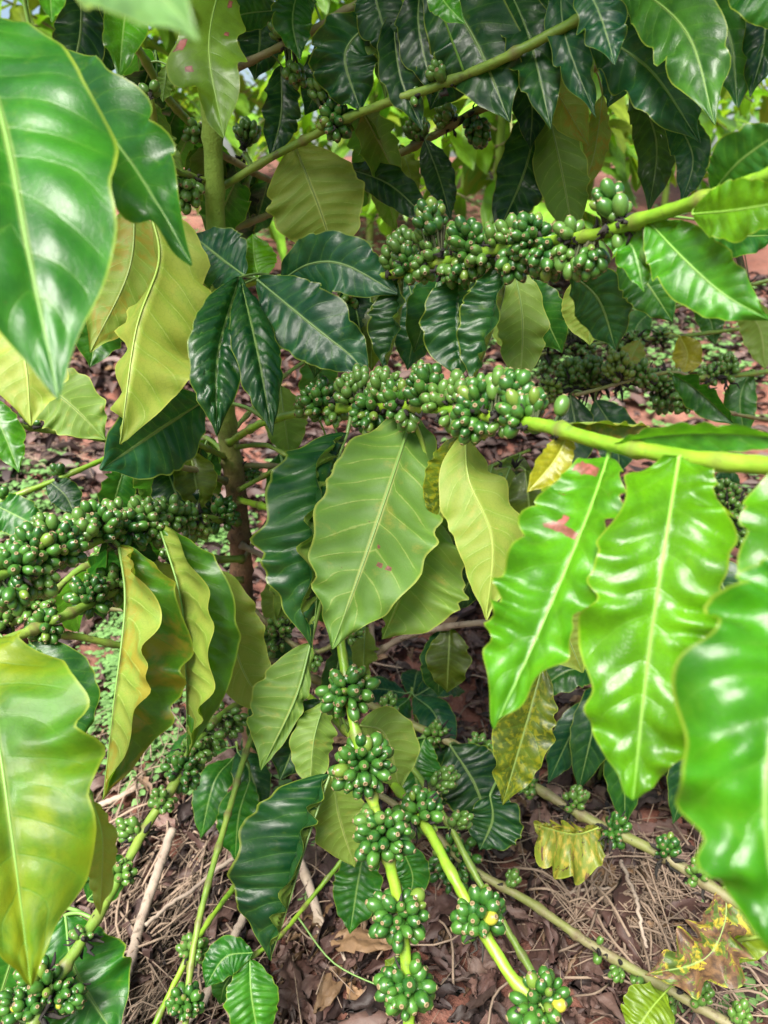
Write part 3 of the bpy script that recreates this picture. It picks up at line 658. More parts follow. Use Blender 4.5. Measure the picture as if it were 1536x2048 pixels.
# top centre, under the crown; the black tone carries its shade in the colour
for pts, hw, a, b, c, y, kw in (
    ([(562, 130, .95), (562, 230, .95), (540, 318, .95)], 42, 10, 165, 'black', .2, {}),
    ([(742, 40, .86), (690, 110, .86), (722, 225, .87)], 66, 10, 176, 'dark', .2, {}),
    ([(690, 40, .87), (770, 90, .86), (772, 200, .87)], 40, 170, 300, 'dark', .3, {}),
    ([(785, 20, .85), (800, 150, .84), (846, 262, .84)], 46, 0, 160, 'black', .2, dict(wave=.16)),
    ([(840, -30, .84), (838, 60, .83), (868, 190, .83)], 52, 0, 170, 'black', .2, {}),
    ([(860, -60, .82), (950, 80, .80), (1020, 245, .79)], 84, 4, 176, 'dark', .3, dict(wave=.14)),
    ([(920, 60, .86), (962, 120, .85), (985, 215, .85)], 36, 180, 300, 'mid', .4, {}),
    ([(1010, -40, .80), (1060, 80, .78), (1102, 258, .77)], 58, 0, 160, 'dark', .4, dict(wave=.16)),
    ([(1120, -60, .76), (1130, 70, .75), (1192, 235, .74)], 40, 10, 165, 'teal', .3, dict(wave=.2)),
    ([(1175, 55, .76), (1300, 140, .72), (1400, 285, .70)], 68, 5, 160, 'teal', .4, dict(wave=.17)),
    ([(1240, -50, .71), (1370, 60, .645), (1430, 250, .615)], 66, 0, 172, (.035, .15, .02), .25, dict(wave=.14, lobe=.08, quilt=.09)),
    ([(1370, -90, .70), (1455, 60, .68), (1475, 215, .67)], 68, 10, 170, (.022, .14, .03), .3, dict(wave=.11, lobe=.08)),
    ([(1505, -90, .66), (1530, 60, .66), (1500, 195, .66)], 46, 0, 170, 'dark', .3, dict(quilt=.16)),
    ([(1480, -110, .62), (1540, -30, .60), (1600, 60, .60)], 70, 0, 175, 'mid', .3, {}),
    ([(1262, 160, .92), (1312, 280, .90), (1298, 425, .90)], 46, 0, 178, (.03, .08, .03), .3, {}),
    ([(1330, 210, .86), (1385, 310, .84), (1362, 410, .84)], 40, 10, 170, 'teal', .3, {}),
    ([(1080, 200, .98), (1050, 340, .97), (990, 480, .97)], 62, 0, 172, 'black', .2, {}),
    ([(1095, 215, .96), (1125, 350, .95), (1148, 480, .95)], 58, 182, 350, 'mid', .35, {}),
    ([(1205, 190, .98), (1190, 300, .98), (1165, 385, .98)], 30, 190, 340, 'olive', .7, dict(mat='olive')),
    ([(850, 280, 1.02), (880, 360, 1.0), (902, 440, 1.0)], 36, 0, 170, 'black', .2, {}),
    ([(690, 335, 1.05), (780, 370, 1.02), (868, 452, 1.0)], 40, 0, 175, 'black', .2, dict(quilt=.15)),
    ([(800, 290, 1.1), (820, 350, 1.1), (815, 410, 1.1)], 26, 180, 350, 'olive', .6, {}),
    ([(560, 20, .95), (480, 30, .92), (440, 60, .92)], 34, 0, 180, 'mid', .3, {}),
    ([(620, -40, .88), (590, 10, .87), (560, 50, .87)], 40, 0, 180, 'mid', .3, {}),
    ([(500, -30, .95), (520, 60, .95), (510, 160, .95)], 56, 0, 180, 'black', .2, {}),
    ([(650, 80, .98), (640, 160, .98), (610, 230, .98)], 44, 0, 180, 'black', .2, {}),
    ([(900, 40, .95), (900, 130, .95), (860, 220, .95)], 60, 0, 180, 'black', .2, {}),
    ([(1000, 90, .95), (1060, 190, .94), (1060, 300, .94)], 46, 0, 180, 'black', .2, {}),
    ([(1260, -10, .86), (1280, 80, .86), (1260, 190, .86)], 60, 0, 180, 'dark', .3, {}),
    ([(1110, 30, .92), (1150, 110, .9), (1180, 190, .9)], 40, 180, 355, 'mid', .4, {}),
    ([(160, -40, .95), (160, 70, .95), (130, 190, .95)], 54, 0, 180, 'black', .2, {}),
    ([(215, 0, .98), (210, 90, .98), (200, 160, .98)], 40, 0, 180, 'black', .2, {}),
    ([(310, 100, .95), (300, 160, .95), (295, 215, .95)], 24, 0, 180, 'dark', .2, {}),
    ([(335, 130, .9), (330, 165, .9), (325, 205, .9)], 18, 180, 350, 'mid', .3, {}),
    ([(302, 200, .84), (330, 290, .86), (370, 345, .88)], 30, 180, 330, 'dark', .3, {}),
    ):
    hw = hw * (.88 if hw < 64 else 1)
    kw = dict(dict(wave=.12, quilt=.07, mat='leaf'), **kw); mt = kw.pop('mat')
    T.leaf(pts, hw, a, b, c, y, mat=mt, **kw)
T.leaf([(1052, 95, .84), (1110, 180, .83), (1178, 292, .83)], 44, 186, 350, 'olive', .75, mat='olive', wave=.06)
T.leaf([(860, -50, .74), (890, 5, .72), (930, 48, .71)], 30, 0, 170, 'bright', .4, mat='thin')
for pts, hw, c in (([(1300, -60, .80), (1330, 60, .78), (1345, 190, .78)], 62, 'teal'), ([(1420, -40, .80), (1400, 90, .79), (1420, 230, .79)], 56, 'mid'), ([(1230, 30, .82), (1240, 120, .81), (1215, 215, .81)], 46, 'teal'),
        ([(1080, -40, .88), (1075, 60, .87), (1100, 170, .87)], 50, 'dark'), ([(1160, -50, .70), (1200, 30, .69), (1230, 130, .68)], 44, 'teal'),
        ([(960, -50, .88), (985, 40, .87), (1000, 150, .87)], 48, 'dark'), ([(740, -50, .86), (760, 30, .85), (790, 120, .85)], 48, 'dark'), ([(600, -40, .86), (585, 40, .85), (600, 120, .85)], 40, 'mid')):
    T.leaf(pts, hw, rng.uniform(-12, 18), rng.uniform(158, 180), c, .3, wave=.13, quilt=.09, lobe=.08)
# right, on the upper branch
T.leaf([(1425, 385, .53), (1480, 322, .50), (1580, 250, .47)], 56, 0, 165, 'mid', .3, wave=.06)
T.leaf([(1385, 428, .53), (1470, 420, .50), (1600, 398, .47)], 56, 5, 170, 'lime', .5, mat='thin', wave=.08)
T.leaf([(1296, 442, .58), (1370, 520, .55), (1450, 590, .53), (1540, 640, .52)], 66, 8, 168, 'bright', .5, wave=.18, nw=6.5, lobe=.06, n=70)
T.leaf([(1208, 472, .62), (1262, 490, .60), (1288, 584, .59)], 38, 10, 160, 'bright', .5, mat='thin', wave=.15)
T.leaf([(1242, 500, .66), (1300, 575, .65), (1346, 645, .65)], 48, 0, 175, 'mid', .3, wave=.08)
T.leaf([(1140, 545, .70), (1198, 600, .69), (1232, 700, .70)], 60, 30, 205, 'teal', .8, wave=.08, quilt=.10)
T.leaf([(1165, 545, .76), (1175, 620, .77), (1180, 690, .78)], 50, 185, 355, 'olive', .75, mat='olive', wave=.06)
T.leaf([(1400, 440, .60), (1470, 470, .60), (1560, 470, .60)], 40, 0, 180, 'green', .4, wave=.1)
# hanging under the upper branch
T.leaf([(920, 545, .80), (918, 650, .79), (925, 765, .79)], 76, 70, 176, 'dark', .6, wave=.10, quilt=.13)
T.leaf([(1014, 515, .75), (1002, 610, .74), (945, 775, .74)], 74, 95, 178, 'dark', .7, wave=.11, quilt=.14, nv=12)
T.leaf([(1026, 525, .80), (1045, 640, .80), (1040, 775, .81)], 50, 186, 345, 'mid', .45, wave=.10)
T.leaf([(806, 555, .86), (800, 640, .85), (770, 745, .85)], 62, 95, 178, 'black', .7, wave=.09, quilt=.14)
T.leaf([(815, 555, .95), (830, 640, .95), (815, 740, .95)], 46, 0, 180, 'teal', .2)
T.leaf([(950, 560, .95), (900, 600, .96), (860, 680, .97)], 44, 0, 180, 'black', .2)
# centre
T.leaf([(694, 868, .84), (664, 960, .80), (642, 1120, .78), (624, 1295, .78)], 128, 120, 174, 'dark', .45, wave=.07, lobe=.07, quilt=.13, nv=12, n=60, wA=.50)
T.leaf([(690, 900, .90), (715, 950, .90), (700, 1010, .90)], 40, 10, 175, 'dark', .7, mat='mottled', wave=.08)
T.leaf([(668, 930, .92), (672, 1000, .92), (664, 1055, .92)], 22, 185, 350, 'olive', .8)
T.leaf([(826, 826, .80), (780, 970, .75), (722, 1140, .72), (664, 1298, .71)], 122, 176, 352, 'mid', .12, mat='pinkspot', wave=.11, quilt=.06, n=70, fat=.95, lobe=.06)
T.leaf([(926, 868, .74), (895, 960, .75), (872, 1052, .76)], 50, 20, 160, 'olive', .8, mat='mottled', wave=.06)
T.leaf([(930, 868, .72), (938, 960, .70), (985, 1080, .69), (972, 1240, .69)], 74, 176, 330, 'yellowgreen', .85, wave=.05, quilt=.04)
T.leaf([(864, 1035, .80), (822, 1140, .78), (765, 1278, .77)], 120, 262, 350, 'yellowgreen', .35, wave=.09, quilt=.04, fat=.8)
T.leaf([(1140, 860, .58), (1110, 920, .58), (1054, 985, .58)], 32, 10, 160, 'yellow', .9, mat='thin', wave=.08)
T.leaf([(1100, 850, .60), (1190, 845, .60), (1300, 852, .61)], 40, 90, 172, 'olive', .6, mat='olive', wave=.08)
T.leaf([(1225, 890, .53), (1320, 872, .50), (1450, 868, .46), (1620, 882, .42)], 40, 60, 172, 'bright', .4, wave=.07)
T.leaf([(1216, 915, .54), (1172, 1040, .50), (1080, 1260, .47), (988, 1458, .46)], 114, 38, 174, 'limedeep', .6, mat='scarred', wave=.16, quilt=.09, n=80, nw=7.5, wA=.72, lobe=.08, fat=.75)
T.leaf([(1358, 915, .48), (1330, 1090, .45), (1296, 1320, .44), (1266, 1600, .43)], 128, 8, 172, (.095, .32, .005), .6, mat='thin', wave=.20, quilt=.07, nw=8, n=90, M_=10, lobe=.12, fat=.55)
T.leaf([(1660, 880, .42), (1610, 1020, .39), (1570, 1150, .37), (1520, 1290, .36)], 105, 20, 170, 'limedeep', .7, mat='thin', wave=.12, nw=4)
T.leaf([(1740, 1060, .36), (1590, 1320, .32), (1530, 1600, .30), (1580, 1960, .29)], 178, 14, 165, (.032, .22, .006), .7, mat='thin', wave=.17, nw=8, n=90, quilt=.13, lobe=.075)
T.leaf([(1085, 1330, .95), (1055, 1440, .94), (1005, 1610, .94)], 58, 20, 150, 'olive', .9, mat='mottled', wave=.09)
T.leaf([(1105, 1190, .84), (1130, 1260, .85), (1165, 1345, .86)], 62, 186, 350, 'yellowgreen', .8, wave=.05)
# folded leaves, left of the trunk
T.leaf([(238, 1092, .88), (250, 1210, .85), (226, 1420, .82), (206, 1598, .81)], 132, 0, 62, (.050, .17, .010), .85, mat='olive', wave=.085, quilt=.08, n=70, wB=.84, curl=-6, lobe=.07)
T.leaf([(318, 1050, .94), (362, 1200, .90), (372, 1350, .88), (374, 1515, .87)], 122, 0, 62, (.045, .18, .010), .85, wave=.085, quilt=.10, n=70, wB=.84, wA=.86, lobe=.07)
T.leaf([(255, 1100, .96), (340, 1200, .97), (365, 1280, .97), (352, 1400, .98)], 50, 180, 350, 'yellowgreen', .9, wave=.12)
T.leaf([(440, 1140, 1.0), (460, 1250, .99), (490, 1350, .98), (550, 1428, .98)], 62, 184, 356, 'yellowgreen', .8, wave=.13, fat=.8)
# lower left
T.leaf([(-60, 1270, .62), (-15, 1420, .56), (25, 1680, .52), (62, 1972, .50)], 172, 14, 166, (.050, .21, .006), .9, lobe=.06, mat='glow', wave=.09, quilt=.08, n=64)
T.leaf([(60, 1285, .86), (120, 1360, .85), (165, 1490, .85)], 62, 0, 180, 'mid', .3, wave=.05)
T.leaf([(20, 1290, .68), (62, 1330, .66), (108, 1400, .66)], 30, 0, 170, 'green', .5)
T.leaf([(185, 1600, .62), (205, 1680, .60), (200, 1830, .60)], 30, 190, 330, 'yellowgreen', .9, wave=.2)
T.leaf([(130, 1830, .92), (150, 1940, .90), (235, 2080, .88)], 95, 0, 180, 'green', .3, quilt=.05)
T.leaf([(60, 1830, .95), (20, 1930, .95), (-20, 2060, .95)], 80, 0, 180, 'green', .3)
T.leaf([(175, 1800, .97), (205, 1760, .97), (190, 1690, .97)], 45, 0, 180, 'mid', .3)
# lower centre
T.leaf([(622, 1285, .98), (590, 1400, .96), (522, 1540, .95)], 74, 182, 345, 'mid', .22, wave=.07, quilt=.06, wA=1.1, wB=.3)
T.leaf([(645, 1400, 1.0), (600, 1470, .99), (560, 1560, .98)], 56, 0, 172, 'black', .2)
T.leaf([(648, 1405, .97), (628, 1480, .96), (620, 1580, .95)], 46, 186, 330, 'mid', .35)
T.leaf([(660, 1548, .88), (612, 1690, .84), (574, 1820, .82), (540, 1920, .82)], 134, 104, 172, 'dark', .45, wave=.06, lobe=.05, quilt=.10, n=60, wA=.36)
T.leaf([(664, 1552, .90), (680, 1640, .90), (710, 1735, .91)], 56, 184, 350, 'olive', .5, wave=.05)
T.leaf([(720, 1450, .92), (770, 1470, .93), (800, 1580, .94)], 60, 180, 350, 'olive', .5, wave=.06)
T.leaf([(660, 1580, .96), (690, 1610, .96), (735, 1625, .96)], 40, 180, 350, 'olive', .6)
T.leaf([(730, 1690, 1.0), (715, 1770, .99), (700, 1868, .98)], 48, 0, 180, 'green', .3, quilt=.10)
T.leaf([(800, 1690, .98), (825, 1750, .98), (818, 1800, .98)], 36, 0, 180, 'green', .3, quilt=.10)
T.leaf([(505, 1905, .98), (450, 1915, .97), (410, 1975, .96)], 36, 0, 180, 'green', .3, quilt=.12)
T.leaf([(500, 1918, .98), (503, 1990, .96), (520, 2090, .95)], 52, 0, 178, 'bright', .3, quilt=.14, wave=.03)
T.leaf([(480, 1930, 1.0), (450, 1970, 1.0), (440, 2010, 1.0)], 28, 0, 180, 'mid', .3)
T.leaf([(500, 1560, 1.2), (478, 1630, 1.2), (470, 1720, 1.2)], 42, 0, 180, 'green', .2)
T.leaf([(1200, 1655, 1.08), (1145, 1668, 1.07), (1068, 1648, 1.06)], 66, 0, 165, (.26, .28, .03), .9, mat='dryyellow', wave=.2, wA=1.25, wB=.25, fat=.7, lobe=.12)
T.leaf([(1200, 1660, 1.09), (1185, 1700, 1.09), (1175, 1745, 1.09)], 20, 0, 180, 'olive', .6)
T.leaf([(1452, 1772, 1.0), (1448, 1850, .98), (1405, 1920, .97), (1290, 1950, .97)], 58, 14, 160, 'olive', .7, mat='dry', wave=.16, lobe=.12, quilt=.14, curl=22)
T.leaf([(1480, 1790, 1.0), (1490, 1850, 1.0), (1470, 1930, 1.0)], 50, 0, 180, 'yellowgreen', .8, mat='mottled')
T.leaf([(1330, 1985, 1.0), (1300, 2020, .98), (1260, 2080, .96)], 50, 0, 178, 'yellowgreen', .7, quilt=.1)
T.leaf([(780, 1980, 1.0), (800, 1950, 1.0), (770, 1920, 1.0)], 30, 0, 180, 'yellowgreen', .7)
T.leaf([(980, 1590, 1.1), (985, 1640, 1.1), (960, 1700, 1.1)], 60, 0, 180, 'dark', .3)
T.leaf([(900, 1490, 1.15), (950, 1570, 1.14), (980, 1660, 1.13)], 70, 0, 180, 'black', .3)
T.leaf([(850, 1475, 1.15), (830, 1540, 1.14), (850, 1620, 1.13)], 55, 0, 180, 'green', .3, quilt=.12)

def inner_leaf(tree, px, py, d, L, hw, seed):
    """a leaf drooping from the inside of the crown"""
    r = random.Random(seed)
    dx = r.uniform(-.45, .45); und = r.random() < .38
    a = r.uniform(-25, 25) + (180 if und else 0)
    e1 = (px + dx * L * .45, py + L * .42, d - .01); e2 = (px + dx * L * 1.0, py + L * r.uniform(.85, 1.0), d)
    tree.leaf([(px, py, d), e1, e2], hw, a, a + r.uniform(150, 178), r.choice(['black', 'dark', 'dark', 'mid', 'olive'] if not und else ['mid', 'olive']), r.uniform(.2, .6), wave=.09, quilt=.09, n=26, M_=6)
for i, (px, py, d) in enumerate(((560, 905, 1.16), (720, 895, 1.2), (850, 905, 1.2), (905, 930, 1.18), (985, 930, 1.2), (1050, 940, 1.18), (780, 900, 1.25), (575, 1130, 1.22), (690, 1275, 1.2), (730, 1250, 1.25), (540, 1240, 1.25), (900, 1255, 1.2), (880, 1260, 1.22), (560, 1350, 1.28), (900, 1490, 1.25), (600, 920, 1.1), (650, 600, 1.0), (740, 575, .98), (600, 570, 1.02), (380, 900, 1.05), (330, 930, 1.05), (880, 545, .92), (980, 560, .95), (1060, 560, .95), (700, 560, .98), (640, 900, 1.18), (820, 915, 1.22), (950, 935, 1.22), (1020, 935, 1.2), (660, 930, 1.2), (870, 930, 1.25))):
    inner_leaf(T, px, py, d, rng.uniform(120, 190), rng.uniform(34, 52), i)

def shade_crown(tree, cx, cy, z0, z1, rad, n, seed, bright=1.0):  # unseen leaves above the frame, added and shaped to shade the inner tree
    r = random.Random(seed); bag = Bag(); ubs, uvs_ = [], []
    for i in range(n):
        zf = r.random(); th = r.uniform(0, 6.28); q = rad * (1.05 - .5 * zf) * math.sqrt(r.random())
        p = np.array([cx + q * math.cos(th), cy + q * math.sin(th), z0 + (z1 - z0) * zf])
        ax, ay, az = p - CAM; dep = ay * math.cos(PITCH) - az * math.sin(PITCH)
        if dep > .05 and 1024 - F * (ay * math.sin(PITCH) + az * math.cos(PITCH)) / dep > -260: continue
        d = unit(np.array([math.cos(th), math.sin(th), r.uniform(-.7, .1)]) + np.array([r.gauss(0, .5), r.gauss(0, .5), 0])); L = r.uniform(.14, .24)
        mid = spline(np.array([p, p + d * L * .5 + (0, 0, .015), p + d * L + (0, 0, -.04)]), 8)
        v, f, ub, uv = leaf_geo(mid, L * .2, 8, 172, wave=.12, nw=3.5, quilt=.05, seed=i, M_=3, cvec=(0, 0, 1))
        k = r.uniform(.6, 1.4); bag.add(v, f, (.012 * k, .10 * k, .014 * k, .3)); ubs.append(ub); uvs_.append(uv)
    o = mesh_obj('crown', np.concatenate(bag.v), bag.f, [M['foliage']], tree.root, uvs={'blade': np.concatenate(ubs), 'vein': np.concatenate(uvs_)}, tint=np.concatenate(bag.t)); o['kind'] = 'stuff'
class Bag:
    def __init__(s): s.v = []; s.f = []; s.t = []; s.n = 0
    def add(s, v, f, c):
        s.v.append(v); s.f += [tuple(q + s.n for q in g) for g in f]; s.n += len(v); s.t.append(np.tile(np.array(c), (len(v), 1)))
    def build(s, name, mat, parent=None): return mesh_obj(name, np.concatenate(s.v), s.f, [mat], parent, tint=np.concatenate(s.t))
shade_crown(T, tb[0] + .30, 1.30, 1.45, 2.0, .78, 420, 77)

# thin bare twigs and small green clusters inside the crown
for pts, r_, mt in (([(486, 1120, 1.14), (560, 1010, 1.2), (640, 940, 1.28), (740, 905, 1.34)], .0036, 'aged'), ([(470, 930, 1.12), (560, 960, 1.2), (680, 980, 1.28), (800, 960, 1.34)], .0034, 'green'),
                    ([(450, 880, 1.12), (560, 760, 1.2), (660, 690, 1.3)], .0036, 'green'), ([(475, 1010, 1.14), (400, 980, 1.2), (300, 935, 1.28), (230, 960, 1.32)], .0036, 'aged'),
                    ([(470, 940, 1.14), (420, 880, 1.2), (330, 850, 1.3), (250, 870, 1.36)], .0034, 'green'), ([(495, 1290, 1.24), (430, 1240, 1.26), (330, 1230, 1.3), (200, 1215, 1.3)], .0040, 'aged'),
                    ([(480, 1090, 1.16), (640, 1000, 1.26), (900, 960, 1.34), (1060, 900, 1.36)], .0040, 'green')):
    T.branch(pts, r_, r_ * .75, mt)
for px, py, r_, n in ((740, 905, 26, 10), (640, 945, 24, 10), (800, 960, 26, 10), (1030, 1005, 44, 26), (1000, 970, 30, 14), (930, 950, 24, 9), (330, 850, 22, 8), (300, 940, 26, 9), (400, 985, 24, 9), (560, 1015, 26, 10), (500, 945, 24, 9), (420, 1235, 24, 9), (655, 700, 26, 10)):
    T.cluster(px, py, r_, n, merged=True)
for i, (px, py, d) in enumerate(((600, 940, 1.26), (680, 980, 1.28), (760, 900, 1.32), (840, 960, 1.33), (960, 955, 1.33), (1040, 910, 1.34), (640, 700, 1.28), (560, 770, 1.2), (250, 930, 1.3), (330, 850, 1.28), (410, 890, 1.2), (380, 975, 1.2), (720, 970, 1.3), (900, 960, 1.33))):
    inner_leaf(T, px, py, d, rng.uniform(110, 170), rng.uniform(30, 46), 300 + i)

# ================================================================== NEIGHBOUR AT THE LEFT
lt = np.array([-.98, .95, 0.0])
TL = Tree('coffee_tree', 'coffee tree at the left edge, thin green berry stems and pale hanging leaves reaching in', 'coffee tree', lt)
trunk(TL, [(lt[0], lt[1], -.02), (lt[0] + .01, lt[1], .5), (lt[0] - .01, lt[1], 1.1), (lt[0], lt[1] + .02, 1.6)], .019, .010, 80)
TL.branch([lt + (0, 0, .86), P(-150, 790, .98), P(0, 842, .95), P(60, 855, .97), P(130, 866, 1.0), P(210, 880, 1.04)], .0046, .0036, 'green', .06, world=True)
TL.branch([lt + (0, 0, .62), P(-150, 1080, 1.05), P(0, 1004, 1.05), P(100, 965, 1.07), P(195, 924, 1.1), P(250, 900, 1.14)], .0042, .0038, 'lime', .07, world=True)
TL.branch([lt + (0, 0, 1.02), P(-120, 560, .85), P(-30, 565, .8), P(80, 720, .86)], .0046, .0036, 'green', .06, world=True)
TL.leaf([(-60, 560, .66), (40, 690, .64), (62, 852, .63)], 92, 184, 352, 'yellowgreen', .95, wave=.05)
TL.leaf([(40, 745, .86), (130, 800, .86), (212, 880, .87)], 66, 186, 340, 'mid', .35, wave=.05)
TL.leaf([(-40, 790, .95), (0, 850, .94), (38, 945, .93)], 36, 0, 176, 'bright', .3, mat='thin')
TL.leaf([(95, 960, 1.07), (130, 990, 1.06), (150, 1030, 1.05)], 30, 0, 178, 'dark', .3)
TL.leaf([(-30, 1000, 1.05), (30, 1030, 1.04), (90, 1060, 1.03)], 40, 0, 178, 'green', .3)
TL.cluster(118, 944, 22, 6); TL.cluster(5, 990, 20, 5); TL.cluster(62, 835, 30, 11)
TL.branch([lt + (0, 0, .5), P(-60, 560, .75), P(-40, 520, .72)], .004, .0036, 'green', .06, world=True)

# ================================================================== NEIGHBOUR AT THE RIGHT
rt = np.array([1.02, 1.55, 0.0])
TR = Tree('coffee_tree', 'coffee tree at the right edge with upright dark berry clusters and a bright yellow leaf', 'coffee tree', rt)
trunk(TR, [(rt[0], rt[1], -.02), (rt[0] + .01, rt[1], .5), (rt[0] - .01, rt[1], 1.0), (rt[0], rt[1] + .02, 1.5)], .019, .010, 80)
TR.branch([rt + (0, 0, .78), P(1540, 742, 1.42), P(1400, 756, 1.36), P(1290, 764, 1.32), P(1170, 772, 1.3), P(1080, 778, 1.3)], .0052, .0040, 'green', .06, world=True)
TR.branch([rt + (0, 0, .88), P(1540, 648, 1.6), P(1400, 668, 1.58), P(1290, 678, 1.56), P(1170, 690, 1.55), P(1080, 710, 1.55)], .0046, .0036, 'green', .06, world=True)
TR.branch([rt + (0, 0, .98), P(1540, 560, 1.55), P(1380, 605, 1.6), P(1250, 648, 1.65)], .0046, .0036, 'green', .06, world=True)
TR.branch([rt + (0, 0, .50), P(1530, 1000, 1.4), P(1470, 1010, 1.36), P(1400, 1100, 1.33), P(1370, 1200, 1.32)], .0050, .0040, 'aged', .06, world=True)
TR.branch([rt + (0, 0, .36), P(1500, 1370, 1.3), P(1400, 1335, 1.28), P(1280, 1290, 1.3)], .0050, .0040, 'green', .06, world=True)
TR.branch([rt + (0, 0, .6), P(1480, 830, 1.35), P(1420, 800, 1.3), P(1350, 745, 1.24), P(1150, 790, 1.2)], .0036, .0030, 'aged', .06, world=True)
for px, py, r, n in ((1112, 690, 38, 26), (1100, 735, 42, 30), (1165, 705, 36, 26), (1175, 745, 44, 32), (1235, 735, 40, 28), (1285, 750, 32, 20), (1330, 795, 40, 28), (1370, 800, 34, 22), (1450, 735, 36, 24), (1270, 680, 28, 16), (1320, 672, 24, 14), (1230, 690, 24, 14), (1465, 1030, 50, 44), (1410, 1155, 28, 16), (1165, 1230, 34, 20), (1465, 480, 30, 12), (1130, 650, 30, 16), (1140, 745, 36, 22), (1205, 750, 34, 20), (1260, 720, 30, 16), (1310, 760, 32, 18), (1350, 760, 30, 16), (1100, 780, 34, 18), (1420, 750, 26, 12), (1450, 985, 36, 22), (1480, 1075, 30, 16)):
    TR.cluster(px, py, r, n, merged=True, blossoms=True, size=1.05)
for pts, hw, a, b, c, y, mt in (
    ([(1360, 672, 1.5), (1375, 710, 1.5), (1362, 755, 1.5)], 28, 5, 178, 'yellow', 1, 'mottled'),
    ([(1280, 680, 1.5), (1262, 720, 1.5), (1255, 760, 1.5)], 26, 180, 350, 'olive', .8, 'olive'),
    ([(1390, 600, 1.6), (1420, 640, 1.6), (1430, 690, 1.6)], 24, 0, 178, 'mid', .4, 'leaf'),
    ([(1300, 625, 1.6), (1275, 650, 1.6), (1260, 690, 1.6)], 30, 0, 178, 'green', .4, 'leaf'),
    ([(1480, 600, 1.5), (1520, 660, 1.5), (1530, 740, 1.5)], 34, 180, 350, 'olive', .5, 'leaf'),
    ([(1345, 748, 1.22), (1395, 780, 1.2), (1470, 850, 1.18)], 36, 60, 176, 'mid', .3, 'leaf'),
    ([(1385, 1120, 1.3), (1450, 1180, 1.28), (1455, 1290, 1.27)], 48, 0, 165, 'dark', .3, 'leaf'),
    ([(1390, 1120, 1.32), (1375, 1220, 1.31), (1400, 1310, 1.3)], 40, 180, 350, 'olive', .3, 'leaf'),
    ([(1480, 970, 1.36), (1450, 960, 1.36), (1425, 960, 1.36)], 22, 0, 178, 'dark', .3, 'leaf'),
    ([(1190, 800, 1.25), (1230, 870, 1.24), (1240, 950, 1.24)], 44, 0, 178, 'teal', .3, 'leaf'),
    ([(1140, 790, 1.25), (1150, 870, 1.24), (1120, 960, 1.24)], 40, 0, 178, 'dark', .3, 'leaf'),
    ([(1500, 740, 1.42), (1480, 800, 1.42), (1490, 880, 1.42)], 30, 0, 178, 'green', .3, 'leaf'),
    ):
    TR.leaf(pts, hw, a, b, c, y, mat=mt, wave=.08, quilt=.08, n=30)

# ================================================================== SEEDLINGS UNDER THE TREES
def seedling(base_px, h, spec, label, seed):
    b = G(*base_px); r = random.Random(seed)
    s = Tree('coffee_seedling', label, 'seedling', b, 'coffee seedlings in the leaf litter')
    s.branch([b + (0, 0, -.01), b + (.01, .0, h * .5), b + (0, .01, h)], .0032, .0022, 'green', .05, world=True, name='stem')
    for k, (ang, L, hw, z, droop) in enumerate(spec):
        d = np.array([math.cos(R(ang)), math.sin(R(ang)), 0]); p0 = b + (0, 0, h * z) + d * .012
        p1 = p0 + d * L * .5 + np.array([0, 0, L * (.12 - droop * .2)]); p2 = p0 + d * L * .95 + np.array([0, 0, -L * droop])
        s.leaf([p0, p1, p2], hw, r.uniform(-12, 12), r.uniform(165, 190), r.choice(['teal', 'mid', 'dark']), .2, world=True, cvec=(0, -.35, 1), quilt=.13, wave=.04, n=30)
    return s
seedling((1190, 1585), .30, [(-60, .15, .034, .95, .7), (-120, .16, .036, .9, .8), (190, .15, .034, .97, .25), (10, .15, .034, .93, .6), (-90, .16, .036, .75, .9), (100, .14, .034, .99, .1), (-30, .15, .034, .7, .9), (215, .14, .03, .72, .8)], 'bluish green coffee seedling under the large lime leaf hanging at right', 3)
seedling((1385, 1640), .26, [(-70, .15, .036, .97, .8), (-130, .14, .034, .9, .9), (200, .14, .034, .95, .5), (20, .14, .034, .93, .6), (-20, .15, .03, .75, .9)], 'dark coffee seedling partly behind the bright foreground leaf at right edge', 5)
seedling((820, 1560), .22, [(-60, .13, .034, .97, .35), (-120, .13, .034, .95, .4), (180, .12, .032, .97, .2), (30, .12, .03, .93, .3), (80, .12, .03, .9, .2)], 'broad leaved coffee seedling behind the hanging berry clusters at centre', 9)
seedling((488, 1660), .20, [(-60, .12, .03, .97, .35), (-110, .12, .03, .9, .6), (180, .12, .03, .97, .2), (50, .12, .03, .9, .3)], 'small pale green seedling just behind the base of the brown trunk', 12)

# ================================================================== DEAD STICKS ON THE GROUND
def stick(name, pts, r0, r1, label, mat='grey'):
    w = []
    for px, py, dz in pts:
        g = G(px, py, dz); w.append(g)
    sp = spline(np.array(w), 50)
    sp = sp + .002 * np.cumsum(nr.randn(50, 3) * .5, axis=0) * np.array([1, 1, .3])
    v, f = tube(sp, np.linspace(r0, r1, 50) * (1 + .10 * nr.rand(50)), 9)
    tag(mesh_obj(name, v, f, [M[mat]]), label, 'stick', 'dead sticks lying in the litter')
stick('fallen_stick', [(345, 1660, .03), (300, 1800, .02), (262, 1950, .02), (240, 2080, .01)], .0075, .0085, 'thick pale brown dead stick running down the lower left litter')
stick('fallen_stick', [(500, 1800, .02), (430, 1960, .02), (330, 2090, .02)], .0065, .006, 'straight pinkish dead stick below the drooping dark leaf, near bottom')
stick('fallen_stick', [(620, 1790, .04), (690, 1915, .03), (790, 2040, .01)], .0028, .002, 'thin reddish dead twig right of the grey shoot at bottom centre')
